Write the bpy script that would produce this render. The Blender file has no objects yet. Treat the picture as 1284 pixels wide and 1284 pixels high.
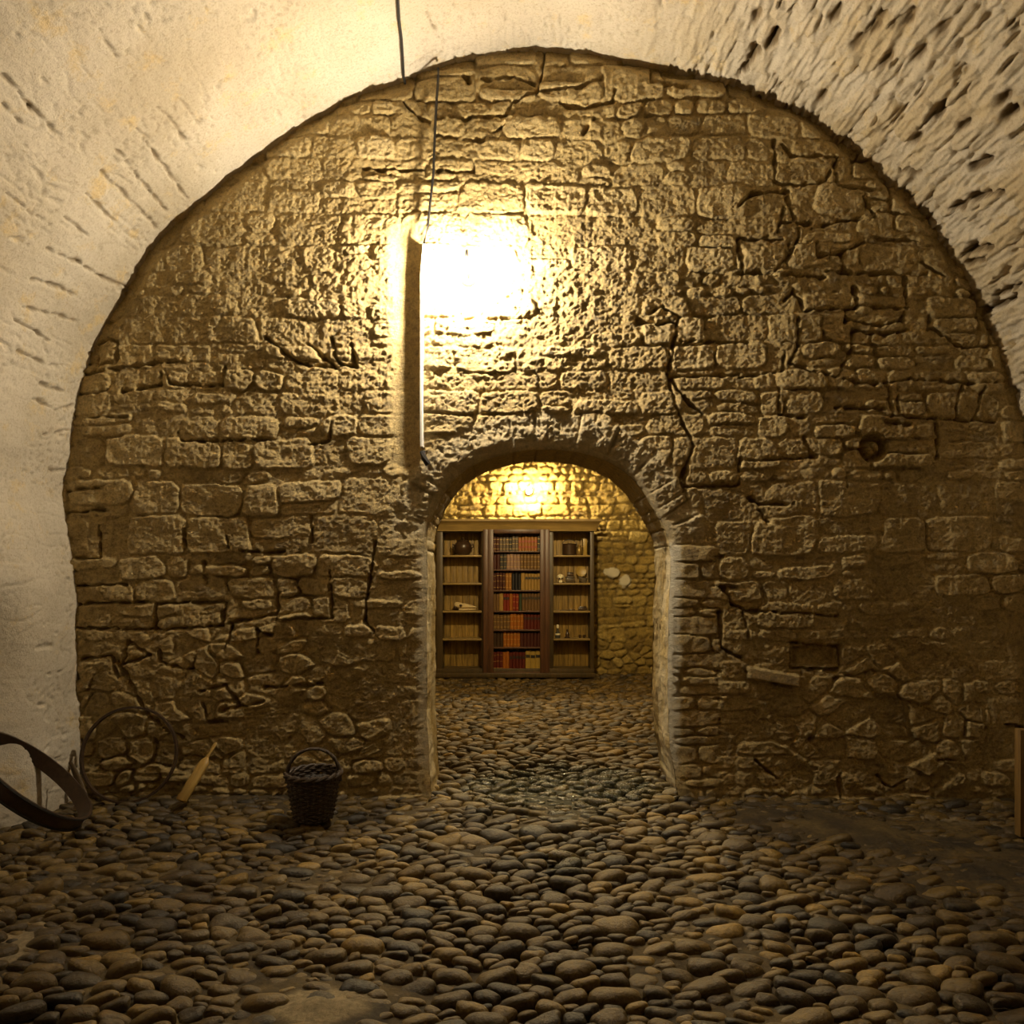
import bpy, bmesh, math, random
import numpy as np
from mathutils import Vector, Matrix, Euler

random.seed(7)
RNG = np.random.RandomState(11)
F = 900.0; CX = 642.0; HY = 719.5; CAMZ = 1.49
YW = 4.80          # front wall face
TH = 0.55          # wall thickness
YB = 10.55         # far wall of the second room
C = bpy.context.scene.collection

def P(px, py, Y):
    return ((px-CX)*Y/F, Y, CAMZ+(HY-py)*Y/F)

# ------------------------------------------------------------------ noise
_T = {}
def _tab(seed):
    if seed not in _T:
        r = np.random.RandomState(seed+1000)
        a = r.rand(256, 256)*2*np.pi
        _T[seed] = (np.cos(a), np.sin(a), r.rand(256, 256), r.rand(256, 256), r.rand(256, 256))
    return _T[seed]
def pn(x, y, seed=0):
    gx, gy = _tab(seed)[:2]
    xi = np.floor(x).astype(np.int64); yi = np.floor(y).astype(np.int64)
    xf = x-xi; yf = y-yi
    u = xf*xf*xf*(xf*(xf*6-15)+10); v = yf*yf*yf*(yf*(yf*6-15)+10)
    def g(ix, iy, fx, fy):
        a = ix & 255; b = iy & 255
        return gx[a, b]*fx + gy[a, b]*fy
    n00 = g(xi, yi, xf, yf); n10 = g(xi+1, yi, xf-1, yf)
    n01 = g(xi, yi+1, xf, yf-1); n11 = g(xi+1, yi+1, xf-1, yf-1)
    return ((n00*(1-u)+n10*u)*(1-v)+(n01*(1-u)+n11*u)*v)*1.5
def fbm(x, y, o=4, seed=0, g=0.5):
    s = 0; a = 1; t = 0
    for i in range(o):
        s = s+a*pn(x*2**i, y*2**i, seed+i); t += a; a *= g
    return s/t
def ridge(x, y, o=3, seed=0):
    s = 0; a = 1; t = 0
    for i in range(o):
        s = s+a*(1-2*np.abs(pn(x*2**i, y*2**i, seed+i))); t += a; a *= .5
    return s/t
def sst(a, b, x):
    t = np.clip((x-a)/(b-a), 0, 1); return t*t*(3-2*t)
def vor(x, y, seed=0):
    """F1, F2, cell random"""
    _, _, jx, jy, rv = _tab(seed)
    xi = np.floor(x).astype(np.int64); yi = np.floor(y).astype(np.int64)
    f1 = np.full(x.shape, 9.0); f2 = np.full(x.shape, 9.0); rid = np.zeros(x.shape)
    for dx in (-1, 0, 1):
        for dy in (-1, 0, 1):
            a = (xi+dx) & 255; b = (yi+dy) & 255
            ex = xi+dx+.08+.84*jx[a, b]-x; ey = yi+dy+.08+.84*jy[a, b]-y
            d = np.sqrt(ex*ex+ey*ey); r = rv[a, b]
            nw = d < f1
            f2 = np.where(nw, f1, np.minimum(f2, d)); f1 = np.where(nw, d, f1); rid = np.where(nw, r, rid)
    return f1, f2, rid
def courses(x, z, seed, hmin=.09, hmax=.24, asp=(0.9, 2.4), wob=.03):
    """coursed rubble. returns edge distance (m) and per-stone random"""
    r = np.random.RandomState(seed)
    zz = z+wob*fbm(x*1.1+7, z*1.1, 3, seed+1)+.018*fbm(x*7, z*8, 3, seed+5)
    xx = x+wob*.8*fbm(x*1.6, z*1.6+3, 3, seed+2)+.026*fbm(x*6+9, z*7, 3, seed+6)
    z0 = z.min()-.5; z1 = z.max()+.5
    lines = [z0]
    while lines[-1] < z1: lines.append(lines[-1]+r.uniform(hmin, hmax)*(0.55 if r.rand() < .22 else 1))
    lines = np.array(lines)
    row = np.clip(np.searchsorted(lines, zz)-1, 0, len(lines)-2)
    dist = np.zeros(x.shape); rid = np.zeros(x.shape)
    x0 = x.min()-.7; x1 = x.max()+.7
    for k in range(len(lines)-1):
        m = row == k
        if not m.any(): continue
        H = lines[k+1]-lines[k]
        xs = [x0+r.uniform(0, .3)]
        while xs[-1] < x1: xs.append(xs[-1]+max(.07, min(.42, H*r.uniform(*asp))))
        xs = np.array(xs); n = len(xs)
        slant = r.uniform(-.18, .18, n)
        X = xx[m]; Z = zz[m]-lines[k]
        j = np.clip(np.searchsorted(xs, X-slant.mean()*Z)-1, 0, n-2)
        lo = xs[j]+slant[j]*(Z-H/2); hi = xs[j+1]+slant[j+1]*(Z-H/2)
        d1 = X-lo; d2 = hi-X
        rr = r.rand(n); sp = r.rand(n) < (.38 if H > .15 else 0); sv = r.uniform(.3, .7, n)*H
        zlo = np.where(sp[j] & (Z > sv[j]), sv[j], 0.0); zhi = np.where(sp[j] & (Z <= sv[j]), sv[j], H)
        d3 = Z-zlo; d4 = zhi-Z
        kx = np.clip(np.minimum(d1, d2), 0, 1); kz = np.clip(np.minimum(d3, d4), 0, 1)
        kk = 45.
        dist[m] = -np.log(np.exp(-kk*kx)+np.exp(-kk*kz))/kk+.004
        rid[m] = (rr[j]+.37*(Z > zlo+1e-9)*sp[j]*(zlo > 0)) % 1.0
    return np.clip(dist, 0, .2), rid

# ------------------------------------------------------------------ mesh helpers
def mesh_np(name, V, Q, mats, attrs=None, smooth=True, matidx=None, tris=None):
    me = bpy.data.meshes.new(name)
    V = np.asarray(V, np.float32); Q = np.asarray(Q, np.int32)
    T = np.zeros((0, 3), np.int32) if tris is None else np.asarray(tris, np.int32)
    nl = Q.size+T.size; nf = len(Q)+len(T)
    me.vertices.add(len(V)); me.vertices.foreach_set('co', V.ravel())
    me.loops.add(nl); me.loops.foreach_set('vertex_index', np.concatenate([Q.ravel(), T.ravel()]))
    me.polygons.add(nf)
    st = np.concatenate([np.arange(len(Q))*4, Q.size+np.arange(len(T))*3]).astype(np.int32)
    me.polygons.foreach_set('loop_start', st)
    me.polygons.foreach_set('use_smooth', np.full(nf, smooth, bool))
    if matidx is not None: me.polygons.foreach_set('material_index', np.asarray(matidx, np.int32))
    me.update(calc_edges=True)
    for m in (mats if isinstance(mats, (list, tuple)) else [mats]): me.materials.append(m)
    for k, a in (attrs or {}).items():
        at = me.attributes.new(k, 'FLOAT', 'POINT'); at.data.foreach_set('value', np.asarray(a, np.float32).ravel())
    me.validate()
    o = bpy.data.objects.new(name, me); C.objects.link(o)
    return o
def gridq(nu, nv, off=0, flip=False):
    i = np.arange((nu-1)*(nv-1)); a = (i//(nv-1))*nv+i % (nv-1)
    q = np.stack([a, a+nv, a+nv+1, a+1], 1)+off
    return q[:, ::-1] if flip else q

class MB:
    """collects shapes into one mesh"""
    def __init__(s): s.bm = bmesh.new()
    def box(s, c, d, rot=None, bev=0.0, seg=2):
        g = bmesh.ops.create_cube(s.bm, size=1)['verts']
        M = Matrix.Translation(Vector(c)) @ (Euler(rot).to_matrix().to_4x4() if rot else Matrix()) @ Matrix.Diagonal((d[0], d[1], d[2], 1))
        bmesh.ops.transform(s.bm, matrix=M, verts=g)
        if bev:
            e = {e for v in g for e in v.link_edges}
            bmesh.ops.bevel(s.bm, geom=list(e), offset=bev, segments=seg, affect='EDGES', profile=.5)
        return s
    def bx(s, x0, x1, y0, y1, z0, z1, bev=0.0):
        return s.box(((x0+x1)/2, (y0+y1)/2, (z0+z1)/2), (abs(x1-x0), abs(y1-y0), abs(z1-z0)), None, bev)
    def lathe(s, prof, c=(0, 0, 0), n=24, M=None):
        M = M or Matrix(); rings = []
        for r, z in prof:
            if r < 1e-5: rings.append([s.bm.verts.new(M @ Vector((c[0], c[1], c[2]+z)))])
            else: rings.append([s.bm.verts.new(M @ Vector((c[0]+r*math.cos(2*math.pi*k/n), c[1]+r*math.sin(2*math.pi*k/n), c[2]+z))) for k in range(n)])
        for a, b in zip(rings, rings[1:]):
            for k in range(n):
                k2 = (k+1) % n
                if len(a) == 1 and len(b) == 1: continue
                if len(a) == 1: s.bm.faces.new((a[0], b[k2], b[k]))
                elif len(b) == 1: s.bm.faces.new((a[k], a[k2], b[0]))
                else: s.bm.faces.new((a[k], a[k2], b[k2], b[k]))
        return s
    def tube(s, pts, r, n=10, closed=False, flat=1.0, up=(0, 0, 1)):
        pts = [Vector(p) for p in pts]; N = len(pts); rings = []
        for i, p in enumerate(pts):
            if closed: t = pts[(i+1) % N]-pts[i-1]
            else: t = pts[min(i+1, N-1)]-pts[max(i-1, 0)]
            t.normalize(); u = Vector(up)
            if abs(t.dot(u)) > .98: u = Vector((1, 0, 0))
            a = t.cross(u).normalized(); b = a.cross(t).normalized()
            rr = r[i] if isinstance(r, (list, tuple)) else r
            rings.append([s.bm.verts.new(p+a*rr*math.cos(2*math.pi*k/n)+b*rr*flat*math.sin(2*math.pi*k/n)) for k in range(n)])
        L = list(zip(rings, rings[1:]))
        if closed: L.append((rings[-1], rings[0]))
        for A, B in L:
            for k in range(n): s.bm.faces.new((A[k], A[(k+1) % n], B[(k+1) % n], B[k]))
        if not closed:
            s.bm.faces.new(rings[0][::-1]); s.bm.faces.new(rings[-1])
        return s
    def sweep(s, pts, sec, closed=False, up=(0, 0, 1), frames=None):
        """sec: list of (a,b) offsets in frame"""
        pts = [Vector(p) for p in pts]; N = len(pts); rings = []
        for i, p in enumerate(pts):
            A, B = frames[i]
            rings.append([s.bm.verts.new(p+A*a+B*b) for a, b in sec])
        n = len(sec); L = list(zip(rings, rings[1:]))
        if closed: L.append((rings[-1], rings[0]))
        for A, B in L:
            for k in range(n): s.bm.faces.new((A[k], A[(k+1) % n], B[(k+1) % n], B[k]))
        if not closed: s.bm.faces.new(rings[0][::-1]); s.bm.faces.new(rings[-1])
        return s
    def blob(s, c, d, rot=None, sub=3, fn=None):
        g = bmesh.ops.create_icosphere(s.bm, subdivisions=sub, radius=1)['verts']
        if fn:
            for v in g: v.co = fn(v.co.copy())
        M = Matrix.Translation(Vector(c)) @ (Euler(rot).to_matrix().to_4x4() if rot else Matrix()) @ Matrix.Diagonal((d[0], d[1], d[2], 1))
        bmesh.ops.transform(s.bm, matrix=M, verts=g); return s
    def build(s, name, mat, parent=None, smooth=True):
        bmesh.ops.recalc_face_normals(s.bm, faces=s.bm.faces)
        me = bpy.data.meshes.new(name); s.bm.to_mesh(me); s.bm.free(); me.materials.append(mat)
        if smooth:
            for p in me.polygons: p.use_smooth = True
            me.set_sharp_from_angle(angle=math.radians(38))
        o = bpy.data.objects.new(name, me); C.objects.link(o)
        if parent: o.parent = parent
        return o
def empty(name, loc=(0, 0, 0), rot=(0, 0, 0)):
    o = bpy.data.objects.new(name, None); o.empty_display_size = .05; C.objects.link(o); o.location = loc; o.rotation_euler = rot; return o
def tag(o, label, cat, group=None):
    o['label'] = label; o['category'] = cat
    if group: o['group'] = group
    return o
def structure(o): o['kind'] = 'structure'; return o

# ------------------------------------------------------------------ materials
class NT:
    def __init__(s, name):
        s.m = bpy.data.materials.new(name); s.m.use_nodes = True; s.t = s.m.node_tree; s.n = s.t.nodes
        s.b = s.n['Principled BSDF']; s.co = s.n.new('ShaderNodeTexCoord').outputs['Object']
    def l(s, a, b): s.t.links.new(a, b)
    def sin(s, sock, v):
        if hasattr(v, 'is_linked'): s.l(v, sock)
        else: sock.default_value = v
    def map(s, sc):
        m = s.n.new('ShaderNodeMapping'); s.l(s.co, m.inputs[0]); m.inputs['Scale'].default_value = sc; return m.outputs[0]
    def noise(s, scale, detail=6, rough=.55, vec=None, dist=0):
        n = s.n.new('ShaderNodeTexNoise'); n.inputs['Scale'].default_value = scale; n.inputs['Detail'].default_value = detail
        n.inputs['Roughness'].default_value = rough; n.inputs['Distortion'].default_value = dist; s.l(vec or s.co, n.inputs['Vector']); return n.outputs['Fac']
    def ramp(s, f, stops):
        r = s.n.new('ShaderNodeValToRGB'); s.l(f, r.inputs[0]); e = r.color_ramp.elements
        while len(e) > 1: e.remove(e[-1])
        e[0].position = stops[0][0]; e[0].color = (*stops[0][1], 1)
        for p, c in stops[1:]: q = e.new(p); q.color = (*c, 1)
        return r.outputs[0]
    def mix(s, f, a, b, mode='MIX'):
        m = s.n.new('ShaderNodeMix'); m.data_type = 'RGBA'; m.blend_type = mode
        s.sin(m.inputs[0], f); s.sin(m.inputs[6], (*a, 1) if isinstance(a, tuple) else a); s.sin(m.inputs[7], (*b, 1) if isinstance(b, tuple) else b); return m.outputs[2]
    def math(s, op, a, b=0.0, clamp=False):
        m = s.n.new('ShaderNodeMath'); m.operation = op; m.use_clamp = clamp; s.sin(m.inputs[0], a); s.sin(m.inputs[1], b); return m.outputs[0]
    def rng(s, v, a, b, c, d):
        m = s.n.new('ShaderNodeMapRange'); s.sin(m.inputs[0], v)
        for i, x in enumerate((a, b, c, d)): m.inputs[i+1].default_value = x
        return m.outputs[0]
    def attr(s, name):
        a = s.n.new('ShaderNodeAttribute'); a.attribute_name = name; return a.outputs['Fac']
    def out(s, col, rough=.8, bump=None, bs=.3, bd=.01, spec=.5, metal=0):
        s.sin(s.b.inputs['Base Color'], (*col, 1) if isinstance(col, tuple) else col); s.sin(s.b.inputs['Roughness'], rough)
        s.b.inputs['Specular IOR Level'].default_value = spec; s.b.inputs['Metallic'].default_value = metal
        if bump is not None:
            b = s.n.new('ShaderNodeBump'); b.inputs['Strength'].default_value = bs; b.inputs['Distance'].default_value = bd
            s.l(bump, b.inputs['Height']); s.l(b.outputs[0], s.b.inputs['Normal'])
        return s.m

def stone_mat(name, cols, mortar, gloss=.5, hue2=None):
    t = NT(name)
    big = t.noise(1.3, 5, .6); fine = t.noise(26, 8, .7); med = t.noise(6, 6, .65)
    f = t.math('ADD', t.math('MULTIPLY', t.attr('tint'), .45), t.math('MULTIPLY', med, .55))
    c = t.ramp(f, list(zip((.2, .42, .6, .8), cols)))
    if hue2: c = t.mix(t.rng(big, .5, .66, 0, .75), c, hue2)
    c = t.mix(t.math('MULTIPLY', t.attr('joint'), .8), c, mortar)
    c = t.mix(.75, c, t.ramp(fine, [(.32, (.38, .34, .28)), (.48, (.95, .95, .93)), (.72, (1.35, 1.32, 1.25))]), 'MULTIPLY')
    c = t.mix(.6, c, t.ramp(t.noise(80, 6, .7), [(.35, (.5, .46, .4)), (.5, (1, 1, 1)), (.7, (1.2, 1.2, 1.15))]), 'MULTIPLY')
    ro = t.rng(t.math('ADD', t.math('MULTIPLY', fine, .5), t.math('MULTIPLY', med, .5)), .35, .65, gloss, min(1, gloss+.42))
    return t.out(c, ro, t.math('ADD', t.noise(32, 10, .8), t.math('MULTIPLY', t.noise(120, 4, .7), .4)), 1.0, .022, .42)

def wood(name, a, b, rough=.6, axis=2, sc=1.0):
    t = NT(name); s = [14*sc]*3; s[axis] = 1.1*sc
    n = t.noise(2.2, 8, .65, t.map(tuple(s)), .6); n2 = t.noise(2.5, 4)
    c = t.ramp(n, [(.3, a), (.7, b)]); c = t.mix(.6, c, t.ramp(n2, [(.3, (.6, .6, .6)), (.7, (1.2, 1.15, 1.1))]), 'MULTIPLY')
    return t.out(c, rough, n, .35, .004)
def plain(name, col, rough=.5, metal=0, var=.3, scale=30, bump=.2):
    t = NT(name); n = t.noise(scale, 6, .6)
    c = t.mix(n, tuple(x*(1-var) for x in col), tuple(min(1, x*(1+var)) for x in col))
    return t.out(c, rough, n, bump, .003, .5, metal)
def emit(name, col, st):
    m = bpy.data.materials.new(name); m.use_nodes = True; n = m.node_tree.nodes; b = n['Principled BSDF']
    b.inputs['Base Color'].default_value = (1, 1, 1, 1); b.inputs['Emission Color'].default_value = (*col, 1); b.inputs['Emission Strength'].default_value = st; return m

M_WALL = stone_mat('rubble_stone', [(.30, .21, .075), (.52, .375, .15), (.62, .46, .20), (.70, .54, .27)], (.34, .24, .09), .42, (.48, .35, .14))
M_FAR = stone_mat('far_rubble_stone', [(.20, .13, .03), (.36, .25, .06), (.46, .33, .09), (.52, .40, .14)], (.15, .10, .03), .34)
M_DARK = stone_mat('low_bounce_stone', [(.06, .042, .015), (.10, .07, .025), (.14, .10, .035), (.18, .13, .05)], (.06, .04, .015), .5)  # kept dark so the unseen shell walls bounce less fill light
def vault_mat():
    t = NT('whitewashed_vault_plaster')
    big = t.noise(.9, 6, .6); med = t.noise(5, 7, .7); fine = t.noise(38, 8, .75)
    c = t.ramp(big, [(.35, (.46, .39, .275)), (.5, (.55, .48, .36)), (.7, (.63, .56, .44))])
    c = t.mix(t.rng(med, .56, .68, 0, .65), c, (.62, .45, .19))
    c = t.mix(t.math('MULTIPLY', t.attr('tint'), .75), c, (.44, .335, .175))
    c = t.mix(t.rng(fine, .58, .70, 0, .7), c, (.30, .22, .12))
    c = t.mix(t.math('MULTIPLY', t.attr('joint'), .85), c, (.15, .095, .035))  # shade of cracks and pits painted into the plaster colour
    c = t.mix(.55, c, t.ramp(t.noise(70, 6, .7), [(.35, (.6, .56, .5)), (.5, (1, 1, 1))]), 'MULTIPLY')
    return t.out(c, .75, t.math('ADD', fine, t.math('MULTIPLY', t.noise(120, 4, .6), .6)), .5, .010, .3)
M_VAULT = vault_mat()
def cobble_mat():
    t = NT('river_cobble')
    med = t.noise(7, 5, .6); fine = t.noise(60, 6, .7)
    c = t.ramp(t.attr('tint'), [(0, (.026, .019, .009)), (.3, (.066, .040, .010)), (.6, (.105, .064, .013)), (.9, (.155, .098, .024)), (.96, (.20, .125, .025)), (1, (.24, .145, .025))])
    c = t.mix(.7, c, t.ramp(fine, [(.35, (.45, .42, .36)), (.6, (1.2, 1.2, 1.15))]), 'MULTIPLY')
    c = t.mix(t.rng(med, .5, .7, 0, .5), c, (.12, .08, .025))
    c = t.mix(t.math('MULTIPLY', t.attr('wet'), .7), c, (.022, .028, .013))
    ro = t.math('SUBTRACT', t.rng(fine, .3, .7, .30, .58), t.math('MULTIPLY', t.attr('wet'), .22))
    return t.out(c, ro, t.math('ADD', fine, med), .7, .010, .5)
def dirt_mat():
    t = NT('packed_earth')
    n = t.noise(3, 8, .7); f = t.noise(45, 8, .75)
    c = t.ramp(n, [(.35, (.025, .017, .007)), (.5, (.060, .040, .013)), (.65, (.12, .082, .026))])
    c = t.mix(.8, c, t.ramp(f, [(.3, (.5, .5, .45)), (.6, (1.15, 1.1, 1))]), 'MULTIPLY')
    c = t.mix(t.attr('tint'), c, t.ramp(f, [(.3, (.10, .075, .035)), (.6, (.26, .20, .11))]))
    c = t.mix(t.attr('wet'), c, (.02, .022, .010))
    return t.out(c, .8, f, .7, .012, .4)
M_COB = cobble_mat(); M_DIRT = dirt_mat()

# ------------------------------------------------------------------ vault profile
OUT = [(104, 1012), (103, 900), (98, 765), (91, 665), (85, 615), (91, 560), (99, 500), (118, 435), (150, 378), (210, 292), (300, 212), (365, 166), (432, 126),
       (500, 102), (545, 84), (600, 72), (650, 65), (700, 62), (745, 68), (800, 80), (850, 88), (900, 100), (945, 112), (1000, 136), (1045, 168), (1085, 200), (1128, 240), (1168, 284), (1200, 325),
       (1232, 372), (1252, 420), (1270, 478), (1284, 530), (1290, 590), (1290, 700), (1288, 850), (1286, 1012)]
def smooth_profile(pts, step):
    P0 = [np.array(p, float) for p in pts]; P0 = [2*P0[0]-P0[1]]+P0+[2*P0[-1]-P0[-2]]; out = []
    for i in range(1, len(P0)-2):
        a, b, c, d = P0[i-1:i+3]
        for k in range(24):
            t = k/24; out.append(.5*((2*b)+(-a+c)*t+(2*a-5*b+4*c-d)*t*t+(-a+3*b-3*c+d)*t**3))
    out.append(P0[-2]); out = np.array(out)
    L = np.concatenate([[0], np.cumsum(np.hypot(*np.diff(out, axis=0).T))]); s = np.arange(0, L[-1], step)
    return s, np.stack([np.interp(s, L, out[:, 0]), np.interp(s, L, out[:, 1])], 1)
prof = [((x-CX)*YW/F, CAMZ+(HY-y)*YW/F) for x, y in OUT]
prof[0] = (prof[0][0], -.05); prof[-1] = (prof[-1][0], -.05)
SV, PV = smooth_profile(prof, .009)
tg = np.gradient(PV, axis=0); tg /= np.hypot(tg[:, 0], tg[:, 1])[:, None]
for _ in range(12): tg = (np.roll(tg, 1, 0)+tg+np.roll(tg, -1, 0))/3
NV = np.stack([tg[:, 1], -tg[:, 0]], 1)   # inward normal
SL = SV[-1]
VANG = np.arctan2(PV[:, 1]-CAMZ, PV[:, 0]); 
def px_to_vault(px, py):
    dx = (px-CX); dz = (HY-py); a = math.atan2(dz, dx)
    va = np.where(VANG < -1.6, VANG+2*np.pi, VANG); a = a+2*np.pi if a < -1.6 else a
    i = int(np.argmin(np.abs(va-a)))
    R = math.hypot(PV[i, 0], PV[i, 1]-CAMZ); return SV[i], F*R/math.hypot(dx, dz)

def carve(H, A, B, pts, w, depth):
    """cut a crack along a polyline in surface coordinates"""
    for (a0, b0), (a1, b1) in zip(pts, pts[1:]):
        m = (A > min(a0, a1)-5*w) & (A < max(a0, a1)+5*w) & (B > min(b0, b1)-5*w) & (B < max(b0, b1)+5*w)
        if not m.any(): continue
        a = A[m]; b = B[m]; L2 = (a1-a0)**2+(b1-b0)**2+1e-9
        wob = .017*fbm(a*12, b*12, 3, 77)
        t = np.clip(((a-a0)*(a1-a0)+(b-b0)*(b1-b0))/L2, 0, 1)
        d = np.hypot(a-a0-t*(a1-a0)+wob, b-b0-t*(b1-b0)+wob)
        ww = w*(.35+1.7*np.abs(pn(a*9+3, b*9, 78)))
        H[m] = np.minimum(H[m], H[m]-depth*np.exp(-(d/ww)**2)+0)
def build_vault():
    tA = np.concatenate([np.arange(-2.2, 2.7, .10), np.arange(2.7, YW+.16, .0105)])
    S, Tt = np.meshgrid(SV, tA, indexing='ij')
    fr = S/SL
    right = sst(.52, .62, fr+.03*fbm(S*.8, Tt*.8, 2, 5))      # rough, stony half
    wallz = np.repeat(PV[:, 1][:, None], len(tA), 1)
    low = 1-sst(1.2, 2.4, wallz)
    h = .035*fbm(S*.9, Tt*.7, 4, 20)+.007*fbm(S*5, Tt*3, 4, 24)+.0022*fbm(S*30, Tt*22, 3, 28)
    # faint courses of voussoirs running along the vault
    d, rid = courses(Tt*1.0, S, 31, .055, .13, (2.2, 6.5), .03)
    near = sst(3.75, 4.55, Tt+.3*fbm(S*1.2, Tt, 2, 9))
    jm = 1-sst(0, .014, d)
    cl = sst(.05, .3, fbm(S*1.4+3, Tt*1.1, 3, 33))
    h -= (1-right)*jm*.006*cl*near
    # right half: slabby stones, set on edge, streaked along the vault
    st = ridge(S*15, Tt*3.2, 4, 40); st2 = fbm(S*38, Tt*9, 3, 45, .65)
    h += right*(.026*st+.016*st2+(rid-.5)*.030-.030*jm*sst(-.1, .25, fbm(S*2, Tt*2, 3, 48)))
    h += right*low*(-.01)
    pit = sst(.36, .46, pn(S*16, Tt*5.0, 52)*1.0+.35*pn(S*34, Tt*14, 53)-.30+.3*pn(S*1.5, Tt*1.5, 57))
    h -= right*pit*.05
    pit2 = sst(.42, .52, pn(S*17, Tt*10, 54)); h -= (1-right)*pit2*.012*sst(.1, .4, pn(S*3, Tt*3, 58))
    H = h
    cr = [((128, 216), (200, 288)), ((148, 189), (175, 225), (210, 265)), ((171, 162), (236, 250)), ((82, 273), (109, 294)), ((58, 313), (100, 330), (128, 348), (165, 362)),
          ((39, 350), (62, 356), (90, 368)), ((27, 384), (60, 392), (93, 402)), ((5, 93), (40, 135), (70, 168)), ((8, 241), (35, 262), (62, 282)), ((198, 136), (216, 150), (233, 176)),
          ((15, 400), (45, 415), (60, 430)), ((20, 440), (55, 455)), ((125, 35), (145, 70)), ((108, 243), (145, 278)), ((3, 130), (25, 152)), ((535, 18), (550, 48)),
          ((40, 500), (70, 512), (95, 508)), ((50, 480), (80, 490)), ((55, 545), (90, 540)), ((62, 590), (85, 590))]
    H0 = H.copy()
    for c in cr: carve(H, S, Tt, [px_to_vault(*q) for q in c], .0085, .022)
    lc = (1-sst(.012, .05, np.abs(pn(S*7+.6*pn(S*3, Tt*3, 81), Tt*1.7, 80))))*sst(-.1, .2, fbm(S*2.2, Tt*1.8, 3, 82))*(1-right)*(Tt > 2.9)
    lc += (1-sst(.012, .05, np.abs(pn(S*9+.6*pn(S*4, Tt*4, 84), Tt*9, 83))))*sst(-.05, .25, fbm(S*3, Tt*3, 3, 85))*.7*(1-right)*(Tt > 2.9)
    H -= .005*lc+.006*sst(.25, .5, pn(S*32, Tt*26, 86))*(1-right)*sst(-.2, .3, fbm(S*2, Tt*2, 2, 87))
    ck = [((1207, 319), (1243, 306)), ((1234, 388), (1276, 372)), ((1193, 262), (1225, 248), (1257, 238)), ((1215, 329), (1235, 322)), ((935, 90), (952, 58)),
          ((1130, 214), (1146, 215)), ((1220, 210), (1240, 198)), ((1262, 150), (1270, 135)), ((962, 60), (975, 40)), ((1172, 146), (1182, 134)), ((1245, 372), (1284, 352))]
    for c in ck: carve(H, S, Tt, [px_to_vault(*q) for q in c], .020, .075)
    for q in [(1047, 17), (1078, 48), (1112, 74), (966, 52), (948, 21), (941, 72), (1141, 19), (1182, 33), (1173, 142), (1207, 156), (1260, 121), (1269, 138), (1148, 175), (1030, 122), (1152, 68), (1100, 28)]:
        s0, t0 = px_to_vault(*q); m = np.exp(-((S-s0+.01*pn(S*20, Tt*20, 59))/.019)**2-((Tt-t0)/.055)**2); H -= .055*m
    crk = np.clip((H0-H)/.026, 0, 1)  # painted crack shade, darker where the cut is deeper
    edge = sst(YW-.16, YW+.02, Tt)
    H -= edge*(.010+.016*np.abs(fbm(S*3, Tt*0+1, 2, 60)))
    x = PV[:, 0][:, None]+NV[:, 0][:, None]*H; z = PV[:, 1][:, None]+NV[:, 1][:, None]*H
    V = np.stack([x, Tt, z], -1).reshape(-1, 3)
    x = x-.24*sst(4.4, 3.9, Tt)*sst(1.6, .9, z)*(x < 0)
    V = np.stack([x, Tt, z], -1).reshape(-1, 3)
    tint = right*(.35+.65*sst(.3, .8, rid))*(.5+.5*sst(-.2, .3, fbm(S*2, Tt*2, 3, 65)))+(1-right)*.12*sst(.1, .4, fbm(S, Tt, 3, 66))
    n = len(SV); lw = int(np.searchsorted(SV, 2.35)); rw = int(np.searchsorted(SV, SL-2.35))
    q = gridq(n, len(tA)); row = q[:, 0]//len(tA)
    def sub(name, mask):
        qq = q[mask]; used = np.unique(qq); mp = np.full(len(V), -1, np.int64); mp[used] = np.arange(len(used))
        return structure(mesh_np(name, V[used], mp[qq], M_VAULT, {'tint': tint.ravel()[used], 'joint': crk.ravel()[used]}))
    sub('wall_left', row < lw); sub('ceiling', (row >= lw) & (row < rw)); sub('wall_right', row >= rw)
build_vault()

# ------------------------------------------------------------------ front wall
DO = [(541, 1008), (538, 960), (535, 900), (535, 800), (535, 720), (536, 672), (541, 650), (556, 618), (580, 592), (612, 575), (650, 566), (690, 563), (725, 567), (760, 577),
      (793, 600), (815, 628), (828, 650), (836, 668), (841, 690), (840, 760), (838, 850), (839, 900), (841, 935), (846, 962), (851, 1008)]
dprof = [((x-CX)*YW/F, CAMZ+(HY-y)*YW/F) for x, y in DO]
dprof[0] = (dprof[0][0], -.05); dprof[-1] = (dprof[-1][0], -.05)
SD, PD = smooth_profile(dprof, .010)
PD = PD+np.stack([.012*fbm(SD*3, SD*0, 3, 90)+.004*fbm(SD*16, SD*0, 2, 91), .010*fbm(SD*3, SD*0+5, 3, 92)], 1)
PD[-1, 1] = -.05; PD[0, 1] = -.05

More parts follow.
